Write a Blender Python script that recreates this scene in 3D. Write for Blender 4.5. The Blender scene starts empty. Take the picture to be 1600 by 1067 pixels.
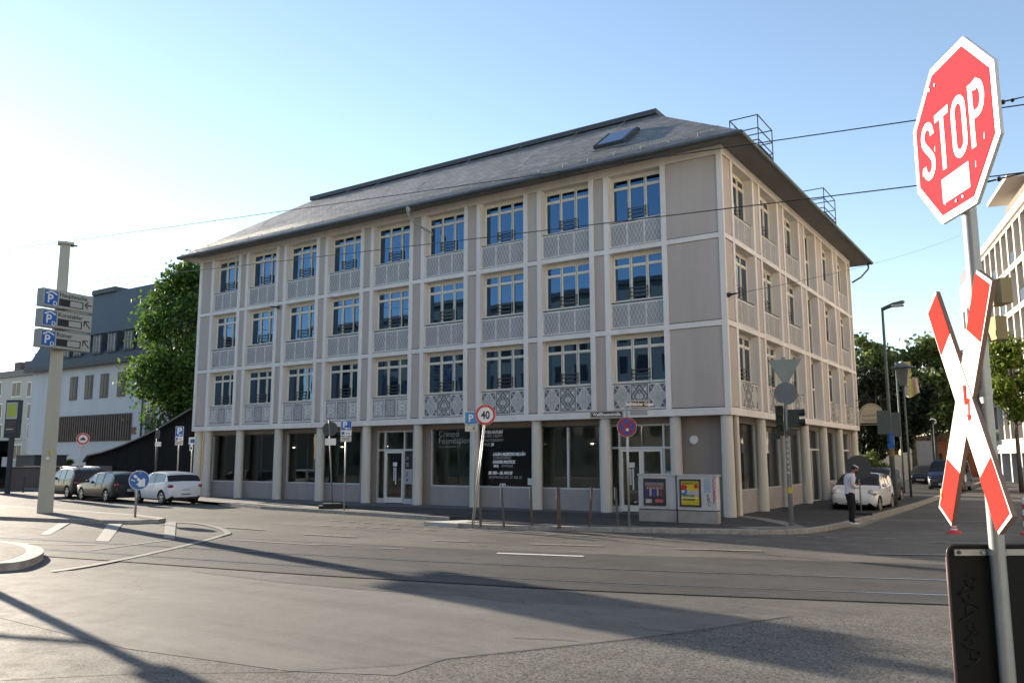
import bpy, bmesh, math, random
from mathutils import Vector, Matrix
PI = math.pi
SC = bpy.context.scene
# ------------------------------------------------------------------ camera
CAM = Vector((9.2464, -27.0928, 1.9706)); YAW, PITCH, ROLL, FPX = 0.5898, 0.1414, -0.0019, 1278.82
cd = bpy.data.cameras.new('camera'); cam = bpy.data.objects.new('camera', cd); SC.collection.objects.link(cam)
_f = Vector((-math.sin(YAW)*math.cos(PITCH), math.cos(YAW)*math.cos(PITCH), math.sin(PITCH)))
_r0 = Vector((math.cos(YAW), math.sin(YAW), 0)); _u0 = _r0.cross(_f)
_r = _r0*math.cos(ROLL) + _u0*math.sin(ROLL); _u = -_r0*math.sin(ROLL) + _u0*math.cos(ROLL)
cam.matrix_world = Matrix(((_r.x, _u.x, -_f.x, CAM.x), (_r.y, _u.y, -_f.y, CAM.y), (_r.z, _u.z, -_f.z, CAM.z), (0, 0, 0, 1)))
cd.sensor_width = 36; cd.lens = FPX/1600*36; cd.clip_end = 4000; cd.clip_start = 0.05
SC.camera = cam
# ------------------------------------------------------------------ world and sun
SUN_EL = math.radians(15.6); SUN_AZ = math.radians(180-12.5)      # direction towards the sun, from +X
sdir = Vector((math.cos(SUN_EL)*math.cos(SUN_AZ), math.cos(SUN_EL)*math.sin(SUN_AZ), math.sin(SUN_EL)))
W = bpy.data.worlds.new('World'); SC.world = W; W.use_nodes = True
nt = W.node_tree; bg = nt.nodes['Background']
sky = nt.nodes.new('ShaderNodeTexSky'); sky.sky_type = 'NISHITA'; sky.sun_disc = False
sky.sun_elevation = SUN_EL; sky.sun_rotation = math.atan2(sdir.x, sdir.y)
sky.altitude = 100; sky.air_density = 1.0; sky.dust_density = 0.05; sky.ozone_density = 2.2
tn = nt.nodes.new('ShaderNodeMix'); tn.data_type = 'RGBA'; tn.blend_type = 'MULTIPLY'; tn.inputs[0].default_value = 1; tn.inputs[7].default_value = (1.10, 0.955, 0.86, 1)
nt.links.new(sky.outputs[0], tn.inputs[6]); nt.links.new(tn.outputs[2], bg.inputs[0]); bg.inputs[1].default_value = 0.145
sl = bpy.data.lights.new('sun', 'SUN'); sl.energy = 5.0; sl.angle = math.radians(0.5); sl.color = (1, 0.86, 0.68)
so = bpy.data.objects.new('sun', sl); SC.collection.objects.link(so)
so.rotation_euler = sdir.to_track_quat('Z', 'Y').to_euler(); so.location = (0, 0, 40)
SC.view_settings.view_transform = 'Standard'; SC.view_settings.look = 'None'
SC.view_settings.exposure = 1.2; SC.view_settings.gamma = 1
SC.render.engine = 'CYCLES'
SC.cycles.max_bounces = 6; SC.cycles.transparent_max_bounces = 12; SC.cycles.caustics_reflective = False; SC.cycles.caustics_refractive = False

# ------------------------------------------------------------------ helpers
def ray(px, py): return _f + _r*((px-800)/FPX) - _u*((py-533.5)/FPX)
def g(px, py, z=-0.12):
    d = ray(px, py); return CAM + d*((z-CAM.z)/d.z)
def onY(px, py, y=0):
    d = ray(px, py); return CAM + d*((y-CAM.y)/d.y)
def onX(px, py, x=0):
    d = ray(px, py); return CAM + d*((x-CAM.x)/d.x)
def at(px, py, dep): return CAM + ray(px, py)*dep
def prow(x, y, z):
    d = Vector((x, y, z))-CAM; return 533.5 - FPX*d.dot(_u)/d.dot(_f)
def topz(x, y, py):                       # height at which the vertical over (x, y) meets image row py
    lo, hi = -5, 80
    for _ in range(50):
        m = (lo+hi)/2
        if prow(x, y, m) > py: lo = m
        else: hi = m
    return lo

MATS = {}
def mat(name, col, rough=0.6, var=0.12, scale=4.0, bump=0.0, bscale=None, metal=0.0, spec=None, emit=None, coat=0.0, streak=False, tl=0.0, detail=4.0, ior=None):
    if name in MATS: return MATS[name]
    m = bpy.data.materials.new(name); m.use_nodes = True; n = m.node_tree; b = n.nodes['Principled BSDF']
    b.inputs['Roughness'].default_value = rough; b.inputs['Metallic'].default_value = metal
    if coat: b.inputs['Coat Weight'].default_value = coat; b.inputs['Coat Roughness'].default_value = 0.04
    if ior: b.inputs['IOR'].default_value = ior
    if spec is not None: b.inputs['Specular IOR Level'].default_value = spec
    c = (*col, 1)
    if var > 0:
        tc = n.nodes.new('ShaderNodeTexCoord'); mp = n.nodes.new('ShaderNodeMapping'); nz = n.nodes.new('ShaderNodeTexNoise')
        n.links.new(tc.outputs['Object'], mp.inputs[0]); n.links.new(mp.outputs[0], nz.inputs['Vector'])
        if streak: mp.inputs['Scale'].default_value = (1, 1, 0.12)
        nz.inputs['Scale'].default_value = scale; nz.inputs['Detail'].default_value = detail; nz.inputs['Roughness'].default_value = 0.65
        rp = n.nodes.new('ShaderNodeValToRGB'); n.links.new(nz.outputs[0], rp.inputs[0])
        rp.color_ramp.elements[0].position = 0.3; rp.color_ramp.elements[1].position = 0.7
        rp.color_ramp.elements[0].color = tuple(x*(1-var) for x in col)+(1,); rp.color_ramp.elements[1].color = tuple(min(1, x*(1+var)) for x in col)+(1,)
        n.links.new(rp.outputs[0], b.inputs['Base Color'])
        if bump > 0:
            n2 = n.nodes.new('ShaderNodeTexNoise'); n2.inputs['Scale'].default_value = bscale or scale*8; n2.inputs['Detail'].default_value = 3
            n.links.new(tc.outputs['Object'], n2.inputs['Vector'])
            bp = n.nodes.new('ShaderNodeBump'); bp.inputs['Strength'].default_value = bump; bp.inputs['Distance'].default_value = 0.01
            n.links.new(n2.outputs[0], bp.inputs['Height']); n.links.new(bp.outputs[0], b.inputs['Normal'])
    else: b.inputs['Base Color'].default_value = c
    if emit: b.inputs['Emission Color'].default_value = (*emit[:3], 1); b.inputs['Emission Strength'].default_value = emit[3]
    MATS[name] = m; return m

class MB:                                  # collects shapes, builds ONE mesh object
    def __init__(s, M=None): s.v = []; s.f = []; s.m = []; s.mats = []; s.M = M or Matrix(); s.sm = []
    def mi(s, m):
        if m not in s.mats: s.mats.append(m)
        return s.mats.index(m)
    def add(s, vs, fs, m, smooth=False):
        o = len(s.v); s.v += [s.M @ Vector(p) for p in vs]; k = s.mi(m)
        for f in fs: s.f.append([o+i for i in f]); s.m.append(k); s.sm.append(smooth)
    def box(s, x0, x1, y0, y1, z0, z1, m):
        if x0 > x1: x0, x1 = x1, x0
        if y0 > y1: y0, y1 = y1, y0
        if z0 > z1: z0, z1 = z1, z0
        s.add([(x0,y0,z0),(x1,y0,z0),(x1,y1,z0),(x0,y1,z0),(x0,y0,z1),(x1,y0,z1),(x1,y1,z1),(x0,y1,z1)],
              [(0,3,2,1),(4,5,6,7),(0,1,5,4),(1,2,6,5),(2,3,7,6),(3,0,4,7)], m)
    def prism(s, poly, z0, z1, m, mtop=None):        # poly in xy, counter-clockwise
        n = len(poly); a = sum(poly[i][0]*poly[(i+1)%n][1]-poly[(i+1)%n][0]*poly[i][1] for i in range(n))
        if a < 0: poly = poly[::-1]
        vs = [(p[0],p[1],z0) for p in poly]+[(p[0],p[1],z1) for p in poly]
        s.add(vs, [(i,(i+1)%n,n+(i+1)%n,n+i) for i in range(n)]+[tuple(range(n-1,-1,-1))], m)
        s.add([(p[0],p[1],z1) for p in poly], [tuple(range(n))], mtop or m)
    def prismY(s, poly, y0, y1, m, mfront=None):     # poly in xz, extruded along y (y0 is the front, facing -y)
        n = len(poly); a = sum(poly[i][0]*poly[(i+1)%n][1]-poly[(i+1)%n][0]*poly[i][1] for i in range(n))
        if a < 0: poly = poly[::-1]
        vs = [(p[0],y0,p[1]) for p in poly]+[(p[0],y1,p[1]) for p in poly]
        s.add(vs, [(n+i,n+(i+1)%n,(i+1)%n,i) for i in range(n)]+[tuple(range(2*n-1,n-1,-1))], m)
        s.add([(p[0],y0,p[1]) for p in poly], [tuple(range(n))], mfront or m)
    def cyl(s, p0, p1, r0, r1=None, n=12, m=None, cap=True, smooth=True):
        r1 = r0 if r1 is None else r1; p0 = Vector(p0); p1 = Vector(p1); d = (p1-p0).normalized()
        a = d.orthogonal().normalized(); b = d.cross(a); vs = []
        for p, r in ((p0, r0), (p1, r1)):
            for i in range(n): t = 2*PI*i/n; vs.append(p+a*math.cos(t)*r+b*math.sin(t)*r)
        s.add(vs, [(i,(i+1)%n,n+(i+1)%n,n+i) for i in range(n)], m, smooth)
        if cap: s.add(vs[:n], [tuple(range(n-1,-1,-1))], m); s.add(vs[n:], [tuple(range(n))], m)
    def tube(s, pts, r, m, n=6):
        pts = [Vector(p) for p in pts]; rs = r if isinstance(r, (list, tuple)) else [r]*len(pts)
        a = (pts[1]-pts[0]).normalized().orthogonal().normalized(); vs = []
        for i, p in enumerate(pts):
            d = (pts[min(i+1, len(pts)-1)]-pts[max(i-1, 0)]).normalized(); a = (a-d*a.dot(d)).normalized(); b = d.cross(a)
            for k in range(n): t = 2*PI*k/n; vs.append(p+a*math.cos(t)*rs[i]+b*math.sin(t)*rs[i])
        fs = [(i*n+k, i*n+(k+1)%n, (i+1)*n+(k+1)%n, (i+1)*n+k) for i in range(len(pts)-1) for k in range(n)]
        s.add(vs, fs+[tuple(range(n-1,-1,-1)), tuple(range((len(pts)-1)*n, len(pts)*n))], m, True)
    def lathe(s, prof, m, n=20, axis='Z', c=(0,0,0), smooth=True):     # prof: list of (r, h)
        vs = []
        for r, h in prof:
            for k in range(n):
                t = 2*PI*k/n; x, y = r*math.cos(t), r*math.sin(t)
                p = (x, y, h) if axis == 'Z' else ((x, h, y) if axis == 'Y' else (h, x, y))
                vs.append((p[0]+c[0], p[1]+c[1], p[2]+c[2]))
        s.add(vs, [(i*n+k, i*n+(k+1)%n, (i+1)*n+(k+1)%n, (i+1)*n+k) for i in range(len(prof)-1) for k in range(n)], m, smooth)
    def disc(s, c, r, y0, y1, m, mf=None, n=32, rx=None):              # disc in xz facing -y
        rx = rx or r
        s.prismY([(c[0]+rx*math.cos(2*PI*k/n), c[1]+r*math.sin(2*PI*k/n)) for k in range(n)], y0, y1, m, mf)
    def ring(s, c, r0, r1, y, m, n=28, a0=0, a1=2*PI):                 # flat ring in xz
        k = n if abs(a1-a0-2*PI) < 1e-6 else n+1; vs = []
        for i in range(n+1):
            t = a0+(a1-a0)*i/n
            vs += [(c[0]+r0*math.cos(t), y, c[1]+r0*math.sin(t)), (c[0]+r1*math.cos(t), y, c[1]+r1*math.sin(t))]
        s.add(vs, [(2*i, 2*i+1, 2*i+3, 2*i+2) for i in range(n)], m)
    def strip(s, pts, w, z, m):                                        # flat band along a ground polyline
        pts = [Vector((p[0], p[1])) for p in pts]; L = []; R = []
        for i, p in enumerate(pts):
            d = (pts[min(i+1, len(pts)-1)]-pts[max(i-1, 0)]).normalized(); nrm = Vector((-d.y, d.x))
            L.append(p+nrm*w/2); R.append(p-nrm*w/2)
        vs = [(p.x, p.y, z) for p in L]+[(p.x, p.y, z) for p in R]; n = len(pts)
        s.add(vs, [(n+i, n+i+1, i+1, i) for i in range(n-1)], m)
    def ball(s, c, r, m, n=12, k=8, sc=(1,1,1)):
        vs = [(c[0], c[1], c[2]+r*sc[2])]
        for i in range(1, k):
            a = PI*i/k
            for j in range(n): t = 2*PI*j/n; vs.append((c[0]+r*sc[0]*math.sin(a)*math.cos(t), c[1]+r*sc[1]*math.sin(a)*math.sin(t), c[2]+r*sc[2]*math.cos(a)))
        vs.append((c[0], c[1], c[2]-r*sc[2])); fs = [(0, 1+j, 1+(j+1)%n) for j in range(n)]
        for i in range(k-2):
            for j in range(n): fs.append((1+i*n+j, 1+(i+1)*n+j, 1+(i+1)*n+(j+1)%n, 1+i*n+(j+1)%n))
        e = len(vs)-1; fs += [(e, 1+(k-2)*n+(j+1)%n, 1+(k-2)*n+j) for j in range(n)]
        s.add(vs, fs, m, True)
    def build(s, name, parent=None, loc=None):
        me = bpy.data.meshes.new(name); me.from_pydata([tuple(v) for v in s.v], [], s.f)
        for m in s.mats: me.materials.append(m)
        me.polygons.foreach_set('material_index', s.m); me.polygons.foreach_set('use_smooth', s.sm); me.update()
        o = bpy.data.objects.new(name, me); SC.collection.objects.link(o)
        if parent: o.parent = parent
        if loc: o.location = loc
        return o

def tag(o, label=None, cat=None, group=None, kind=None):
    if label: o['label'] = label
    if cat: o['category'] = cat
    if group: o['group'] = group
    if kind: o['kind'] = kind
    return o
def thing(name, label, cat, loc=(0,0,0), rz=0, group=None):
    o = bpy.data.objects.new(name, None); SC.collection.objects.link(o); o.location = loc; o.rotation_euler = (0, 0, rz)
    o.empty_display_size = 0.3
    return tag(o, label, cat, group)
KIDS = {}
def kids(o): return [c for c in bpy.data.objects if c.parent == o]
def copy_tree(o, parent=None):
    c = o.copy(); SC.collection.objects.link(c)
    if parent: c.parent = parent
    for ch in kids(o): copy_tree(ch, c)
    return c
def text(body, size, m, parent, loc, rot=(PI/2, 0, 0), name='lettering', align='LEFT', sx=1.0, bold=0.0, shear=0.0, ext=0.0015, space=1.0, line=1.0):
    cu = bpy.data.curves.new(name, 'FONT'); cu.body = body; cu.size = size; cu.align_x = align; cu.offset = bold; cu.shear = shear
    cu.extrude = ext; cu.space_character = space; cu.space_line = line; cu.resolution_u = 3
    t = bpy.data.objects.new(name, cu); SC.collection.objects.link(t)
    me = bpy.data.meshes.new_from_object(t.evaluated_get(bpy.context.evaluated_depsgraph_get()))
    bpy.data.objects.remove(t); bpy.data.curves.remove(cu)
    me.materials.clear(); me.materials.append(m)
    o = bpy.data.objects.new(name, me); SC.collection.objects.link(o); o.parent = parent; o.location = loc; o.rotation_euler = rot; o.scale = (sx, 1, 1)
    return o
def struct(o): o['kind'] = 'structure'; return o
# ------------------------------------------------------------------ ground materials
def asphalt(name, base, spk, spscale, rough=0.75, patchy=0.18, tone2=None, bump=0.5):
    m = bpy.data.materials.new(name); m.use_nodes = True; n = m.node_tree; L = n.links; b = n.nodes['Principled BSDF']
    tc = n.nodes.new('ShaderNodeTexCoord'); P = tc.outputs['Object']
    def noise(sc, det=4, ro=0.6):
        q = n.nodes.new('ShaderNodeTexNoise'); q.inputs['Scale'].default_value = sc; q.inputs['Detail'].default_value = det; q.inputs['Roughness'].default_value = ro
        L.new(P, q.inputs['Vector']); return q.outputs[0]
    def ramp(src, p0, c0, p1, c1):
        r = n.nodes.new('ShaderNodeValToRGB'); L.new(src, r.inputs[0]); e = r.color_ramp.elements
        e[0].position = p0; e[0].color = (*c0, 1); e[1].position = p1; e[1].color = (*c1, 1); return r.outputs[0]
    def mul(a, c2, f=1.0):
        x = n.nodes.new('ShaderNodeMix'); x.data_type = 'RGBA'; x.blend_type = 'MULTIPLY'; x.inputs[0].default_value = f
        L.new(a, x.inputs[6]); L.new(c2, x.inputs[7]); return x.outputs[2]
    big = ramp(noise(0.22, 6, 0.7), 0.35, tuple(c*(1-patchy) for c in base), 0.65, tuple(c*(1+patchy) for c in (tone2 or base)))
    mid = ramp(noise(1.9, 5, 0.75), 0.3, (0.86,)*3, 0.7, (1.1,)*3)
    vo = n.nodes.new('ShaderNodeTexVoronoi'); vo.inputs['Scale'].default_value = spscale; L.new(P, vo.inputs['Vector'])
    sp = n.nodes.new('ShaderNodeSeparateColor'); L.new(vo.outputs['Color'], sp.inputs[0])
    grain = ramp(sp.outputs[0], 0.0, (1-spk,)*3, 1.0, (1+spk,)*3)
    fine = ramp(noise(spscale*1.6, 2, 0.5), 0.3, (0.85,)*3, 0.7, (1.15,)*3)
    # hairline cracks
    vc = n.nodes.new('ShaderNodeTexVoronoi'); vc.feature = 'DISTANCE_TO_EDGE'; vc.inputs['Scale'].default_value = 0.16
    wn = n.nodes.new('ShaderNodeTexNoise'); wn.inputs['Scale'].default_value = 1.2; wn.inputs['Detail'].default_value = 6; L.new(P, wn.inputs['Vector'])
    va = n.nodes.new('ShaderNodeVectorMath'); va.operation = 'MULTIPLY_ADD'; L.new(wn.outputs['Color'], va.inputs[0]); va.inputs[1].default_value = (1.1,)*3; L.new(P, va.inputs[2]); L.new(va.outputs[0], vc.inputs['Vector'])
    cr = ramp(vc.outputs['Distance'], 0.0012, (0.5,)*3, 0.004, (1,)*3)
    # tyre lanes, oil and dirt: long streaks along the carriageway
    mp = n.nodes.new('ShaderNodeMapping'); mp.inputs['Rotation'].default_value = (0, 0, -0.2); mp.inputs['Scale'].default_value = (0.06, 1.3, 1); L.new(P, mp.inputs[0])
    sn = n.nodes.new('ShaderNodeTexNoise'); sn.inputs['Scale'].default_value = 1.0; sn.inputs['Detail'].default_value = 5; sn.inputs['Roughness'].default_value = 0.7; L.new(mp.outputs[0], sn.inputs['Vector'])
    stv = ramp(sn.outputs[0], 0.34, (0.80,)*3, 0.62, (1.08,)*3)
    oil = ramp(noise(0.9, 6, 0.8), 0.30, (0.72,)*3, 0.37, (1,)*3)
    col = mul(mul(mul(mul(mul(mul(big, mid), grain), fine), stv), oil), cr, 0.7)
    L.new(col, b.inputs['Base Color'])
    rr = ramp(noise(3.0, 4), 0.3, (rough-0.1,)*3, 0.7, (rough+0.1,)*3); L.new(rr, b.inputs['Roughness'])
    bp = n.nodes.new('ShaderNodeBump'); bp.inputs['Strength'].default_value = bump; bp.inputs['Distance'].default_value = 0.006
    L.new(sp.outputs[0], bp.inputs['Height']); L.new(bp.outputs[0], b.inputs['Normal'])
    b.inputs['Specular IOR Level'].default_value = 0.25
    MATS[name] = m; return m
A_road = asphalt('road asphalt', (0.110, 0.105, 0.097), 0.28, 70, tone2=(0.132, 0.125, 0.110))
A_old = asphalt('coarse worn asphalt', (0.132, 0.126, 0.112), 0.62, 55, patchy=0.12, bump=0.9)
A_patch = asphalt('smooth pale asphalt', (0.157, 0.149, 0.133), 0.16, 80, patchy=0.1, bump=0.25)
A_track = asphalt('track bed asphalt', (0.066, 0.065, 0.064), 0.25, 70, patchy=0.15)
A_pave = asphalt('pavement asphalt', (0.060, 0.060, 0.058), 0.22, 60, patchy=0.2)
A_isl = asphalt('island surfacing', (0.160, 0.148, 0.120), 0.3, 50)
kerbm = mat('granite kerb', (0.33, 0.31, 0.28), 0.8, 0.25, 6, 0.3, 60)
paint = mat('worn road paint', (0.25, 0.24, 0.215), 0.65, 0.4, 9)
steelrail = mat('polished rail steel', (0.62, 0.66, 0.72), 0.28, 0.1, 3, metal=0.9)
groove = mat('rail groove', (0.02, 0.02, 0.02), 0.9, 0)
joint = mat('bitumen joint', (0.07, 0.068, 0.065), 0.7, 0.2, 5)
paver = mat('pavement slabs', (0.20, 0.19, 0.175), 0.85, 0.2, 3, 0.2, 40)
RZ = -0.12
# ground: one sheet to the horizon
b = MB(); b.box(-1500, 1500, -1500, 1500, -0.6, -0.124-0.01, mat('far ground', (0.24, 0.23, 0.21), 0.9, 0.2, 0.02)); struct(b.build('ground'))
def poly(name, pts, z, m, th=None, kind=True):
    b = MB(); b.prism(pts, z-(th or 0.002), z, m); o = b.build(name)
    if kind: struct(o)
    return o
poly('road', [(-90,-45),(60,-45),(60,-2),(16,0),(13,110),(3,110),(3.9,10),(3.9,0),(-90,6)], RZ, A_road, 0.012)
G = lambda x, y: tuple(g(x, y, RZ)[:2])
# coarse old asphalt in the foreground
poly('foreground_asphalt', [(-14,-21.2),(-6.5,-21.4),(0.5,-21.6),G(618,1055.6),G(697,1030),G(828,1016),G(1000,997),G(1235,963),(8.6,-13.6),(13,-12),(13,-40),(-30,-40)], RZ+0.004, A_old, 0.003)
# pale resurfaced patch
poly('resurfaced_patch', [G(0,960),G(0,925),(-7.4,-19.6),(-6.2,-18.2),G(300,893),G(450,911),G(587,923),G(725,931),G(794,941),G(1235,963),G(1000,997),G(828,1016),G(697,1030),G(618,1055.6),G(450,1049),(0.4,-21.6),(-6.5,-21.4),(-9,-21)], RZ+0.008, A_patch, 0.003)
# tram track
r1 = [(-60,-21.5),(-40,-19.6),(-25,-17.6),(-14.75,-16.03),(-10.29,-15.29),(-7.75,-14.84),(-4.31,-14.26),(-1.42,-13.70),(2.47,-12.64),(7.43,-10.98),(14,-8.6),(30,-2.2)]
r2 = [(-60,-22.97),(-40,-21.05),(-25,-19.05),(-14.5,-17.52),(-10.11,-16.85),(-7.58,-16.43),(-2.82,-15.66),(-0.8,-15.22),(1.44,-14.72),(3.28,-14.20),(7.63,-12.68),(14.5,-10.1),(30.6,-3.7)]
def dens(p, k=6):
    o = []
    for i in range(len(p)-1):
        for j in range(k):
            t = j/k; a, b_, c, d = p[max(i-1,0)], p[i], p[i+1], p[min(i+2,len(p)-1)]
            o.append(tuple(0.5*((2*b_[q])+(-a[q]+c[q])*t+(2*a[q]-5*b_[q]+4*c[q]-d[q])*t*t+(-a[q]+3*b_[q]-3*c[q]+d[q])*t**3) for q in (0,1)))
    return o+[p[-1]]
R1 = dens(r1); R2 = dens(r2)
def off(p, w):
    o = []
    for i, q in enumerate(p):
        d = Vector((p[min(i+1,len(p)-1)][0]-p[max(i-1,0)][0], p[min(i+1,len(p)-1)][1]-p[max(i-1,0)][1])).normalized(); o.append((q[0]-d.y*w, q[1]+d.x*w))
    return o
bed = off(R1, 2.1)+off(R2, -1.0)[::-1]
b = MB(); n_ = len(R1); lo = off(R2, -0.85); up = off(R1, 2.3); vs = [(p[0],p[1],RZ+0.012) for p in up]; m_ = min(len(up), len(lo))
b.add([(p[0],p[1],RZ+0.012) for p in up[:m_]]+[(p[0],p[1],RZ+0.012) for p in lo[:m_]], [(m_+i, m_+i+1, i+1, i) for i in range(m_-1)], A_track); struct(b.build('track_bed'))
R3 = off(R1, 1.75); R4 = off(R1, 3.1)
b = MB()
for R in (R1, R2):
    b.strip(R, 0.07, RZ+0.018, steelrail); b.strip(off(R, -0.058 if R is R1 else 0.052), 0.03, RZ+0.020, groove)
    b.strip(off(R, 0.16), 0.012, RZ+0.017, joint); b.strip(off(R, -0.2), 0.012, RZ+0.017, joint)
b.strip(off(R1, 1.3), 0.02, RZ+0.017, joint); b.strip(off(R1, 2.3), 0.025, RZ+0.017, joint); b.strip(off(R2, -0.86), 0.02, RZ+0.017, joint)
struct(b.build('tram_rails'))
# seams and repaired strips
b = MB()
b.strip([G(450,1049),G(618,1040),G(720,1028),G(828,1016),G(1000,997),G(1100,985),G(1235,963)], 0.012, RZ+0.017, joint)
b.strip([G(300,893),G(450,911),G(587,923),G(725,931),G(794,941)], 0.03, RZ+0.018, joint)
b.strip([G(0,1062),G(200,1052),G(450,1049)], 0.015, RZ+0.017, joint)
b.strip([G(420,818),G(700,836),G(1000,846),G(1300,852)], 0.03, RZ+0.006, joint)
b.strip([G(800,997),G(900,1002)], 0.02, RZ+0.018, joint)
struct(b.build('road_seams'))
# ------------------------------------------------------------------ painted markings
ZP = RZ+0.0225
b = MB()
def seg(x0,y0,x1,y1,w=0.12): b.strip([G(x0,y0), G(x1,y1)], w, ZP, paint)
for x in range(0, 9):
    t0 = 514+x*26; seg(t0, 813+(t0-514)*0.066, t0+15, 813+(t0+15-514)*0.066, .11)
for x in range(0, 7):
    t0 = 500+x*27; seg(t0, 821+(t0-500)*0.043, t0+16, 821+(t0+16-500)*0.043, .12)
for t0 in (770,812,852,900,948,1000,1052,1100,1150): seg(t0, 832.2+(t0-777)*0.036, t0+20, 832.2+(t0+20-777)*0.036, .11)
for t0 in (1005,1045,1080,1120,1160,1205,1245,1290,1335,1380): seg(t0, 834.4+(t0-1005)*0.019, t0+19, 834.4+(t0+19-1005)*0.019, .10)
seg(1452,848,1600,851,.12); seg(474,835,556.6,839.7); seg(677,845,732,846.8); seg(828,850.5,941.6,853.8); seg(1056.5,858,1189,861.6,.14); seg(1359,866,1484,868,.12)
seg(592,857.3,632,858.7,.1); seg(488,850.5,550,853.5,.1); seg(350,824,412.5,828.5,.16); seg(359,844,500,852.5,.12)
seg(1340,812.8,1600,816,.12); seg(1320,832,1480,834,.06)
struct(b.build('lane_markings'))
b = MB(); b.strip([G(776.6,865.2), G(912.4,870.2)], .15, ZP, mat('fresh white paint', (0.8,0.79,0.75), 0.5, 0.1, 6)); struct(b.build('lane_dash'))
b = MB()
for q in (((109,818),(93,818),(62,836),(78,836)), ((191,819),(169,819),(149,846),(170,847)), ((275,816.5),(258,816.5),(256,841),(273,842))):
    b.prism([G(*p) for p in q], RZ, ZP-0.001, paint)
hp = [G(*p) for p in ((256,816),(278,816.5),(312,819),(341,825.6),(356,833.4),(344,838),(312,847.5),(234,866),(150,883),(81,894))]
b.strip(dens(hp, 4), .17, ZP+0.001, paint); seg(141,860.6,272,843.5,.12); seg(0,850,150,852,.1)
struct(b.build('hatched_markings'))
# ------------------------------------------------------------------ pavements, kerbs and islands
def kerbline(b, pts, w=0.15, z0=RZ-0.05, z1=0.004, L=1.0):
    pts = [Vector((p[0],p[1])) for p in pts]
    for i in range(len(pts)-1):
        d = pts[i+1]-pts[i]; n = max(1, int(d.length/L)); u = d.normalized(); nn = Vector((-u.y, u.x))*w
        for k in range(n):
            a = pts[i]+d*(k/n)+u*0.006; c = pts[i]+d*((k+1)/n)-u*0.006
            b.prism([a, c, c+nn, a+nn], z0, z1, kerbm)
KF = [(-75,2.9),(-45,1.6),(-38,0.6),(-33,-0.45),(-29,-1.15),(-24.9,-1.75),(-23.0,-2.9),(-19,-3.9),(-14,-4.35),(-10,-4.75),(-8.3,-4.85)]
b = MB(); kerbline(b, KF); struct(b.build('kerb'))
fr = [(p[0], p[1]+0.15) for p in KF]
poly('pavement', fr+[(-6.9,-4.7),(-6.2,-6.6),(-1.6,-5.5),(0.4,-4.75),(2.2,-3.95),(2.95,-3.2),(3.28,-1.8),(3.42,0),(3.52,6),(3.62,20),(3.25,60),(3,110),(0.6,110),(-30,21),(-30.2,0.8),(-75,6)], -0.0, A_pave, 0.13)
b = MB()   # kerb round the corner build-out
kerbline(b, [(-6.75,-6.75),(-5.18,-6.8),(-1.61,-5.7),(0.38,-4.93),(2.1,-4.2)], 0.3, z1=0.006)
kerbline(b, [(2.1,-4.2),(2.75,-3.75),(3.15,-3.0),(3.4,-1.8),(3.55,-0.2),(3.65,3.3),(3.75,8),(3.8,14),(3.7,30),(3.4,60)], 0.2, z1=0.006)
struct(b.build('corner_kerb'))
b = MB(); b.prism([(-7.6,-6.9),(-6.9,-5.6),(-6.3,-5.7),(-6.35,-6.9)], RZ, 0.01, mat('broken kerb stone', (0.5,0.48,0.43), 0.9, 0.2, 3)); struct(b.build('kerb_end'))
b = MB()
b.strip([(-6.3,-6.05),(-4.26,-5.9),(-1.84,-5.19),(-0.01,-4.81)], 0.14, 0.012, kerbm)
b.strip([(-0.75,1.4),(0.84,0.0),(2.1,-1.6),(2.75,-2.75)], 0.5, 0.011, paver)
b.prism([(1.7,-3.9),(2.6,-3.4),(3.15,-2.6),(2.5,-2.6),(1.9,-3.0),(1.2,-3.6)], 0, 0.009, paver)
b.prism([(-30,-1.4),(-30,0.4),(-0.2,0.5),(-0.2,0.1),(-1,0.1),(-24,-2.2)], 0, 0.007, mat('plinth paving', (0.10,0.105,0.115), 0.8, 0.2, 2, 0.3, 30))
b.prism([(-24.1,-2.9),(-14,-4.1),(-9.5,-4.5),(-9.5,-4.1),(-14,-3.5),(-20,-2.2),(-26,-1.6),(-29,-1.3)], 0, 0.0085, paver)
struct(b.build('paving_bands'))
# traffic island with the guidance mast
isl = [(-45,-16.8),(-30,-14.6),(-22.2,-12.95),(-17.6,-12.1),(-16.2,-11.5),(-15.75,-10.7),(-16.1,-10.2),(-18.5,-9.75),(-30,-9.4),(-45,-10)]
ii = [(-45,-16.6),(-30,-14.4),(-22.2,-12.75),(-17.6,-11.9),(-16.4,-11.35),(-16.0,-10.75),(-16.3,-10.4),(-18.5,-9.95),(-30,-9.6),(-45,-10.2)]
b = MB(); b.prism(isl, RZ-0.02, 0.0, kerbm); struct(b.build('island_kerb'))
poly('traffic_island', ii, 0.004, A_isl, 0.1)
n1 = [(-26,-20.2),(-16,-18),(-12.4,-17.2),(-10.4,-17.3),(-8.95,-17.8),(-7.75,-18.7),(-7.6,-19.3),(-8.6,-20.3),(-12,-22),(-26,-24)]
cx = sum(p[0] for p in n1)/len(n1); cy = sum(p[1] for p in n1)/len(n1)
n2 = [(p[0]+(-0.35 if p[0] > -12 else 0), p[1]+(0.2 if p[1] < -19.5 else -0.2)) for p in n1]
b = MB(); b.prism(dens(n1+[n1[0]], 5)[:-1], RZ-0.02, 0.03, kerbm); struct(b.build('platform_kerb'))
poly('platform_end', dens(n2+[n2[0]], 5)[:-1], 0.034, asphalt('platform surfacing', (0.068, 0.065, 0.057), 0.3, 60), 0.02)
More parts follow.
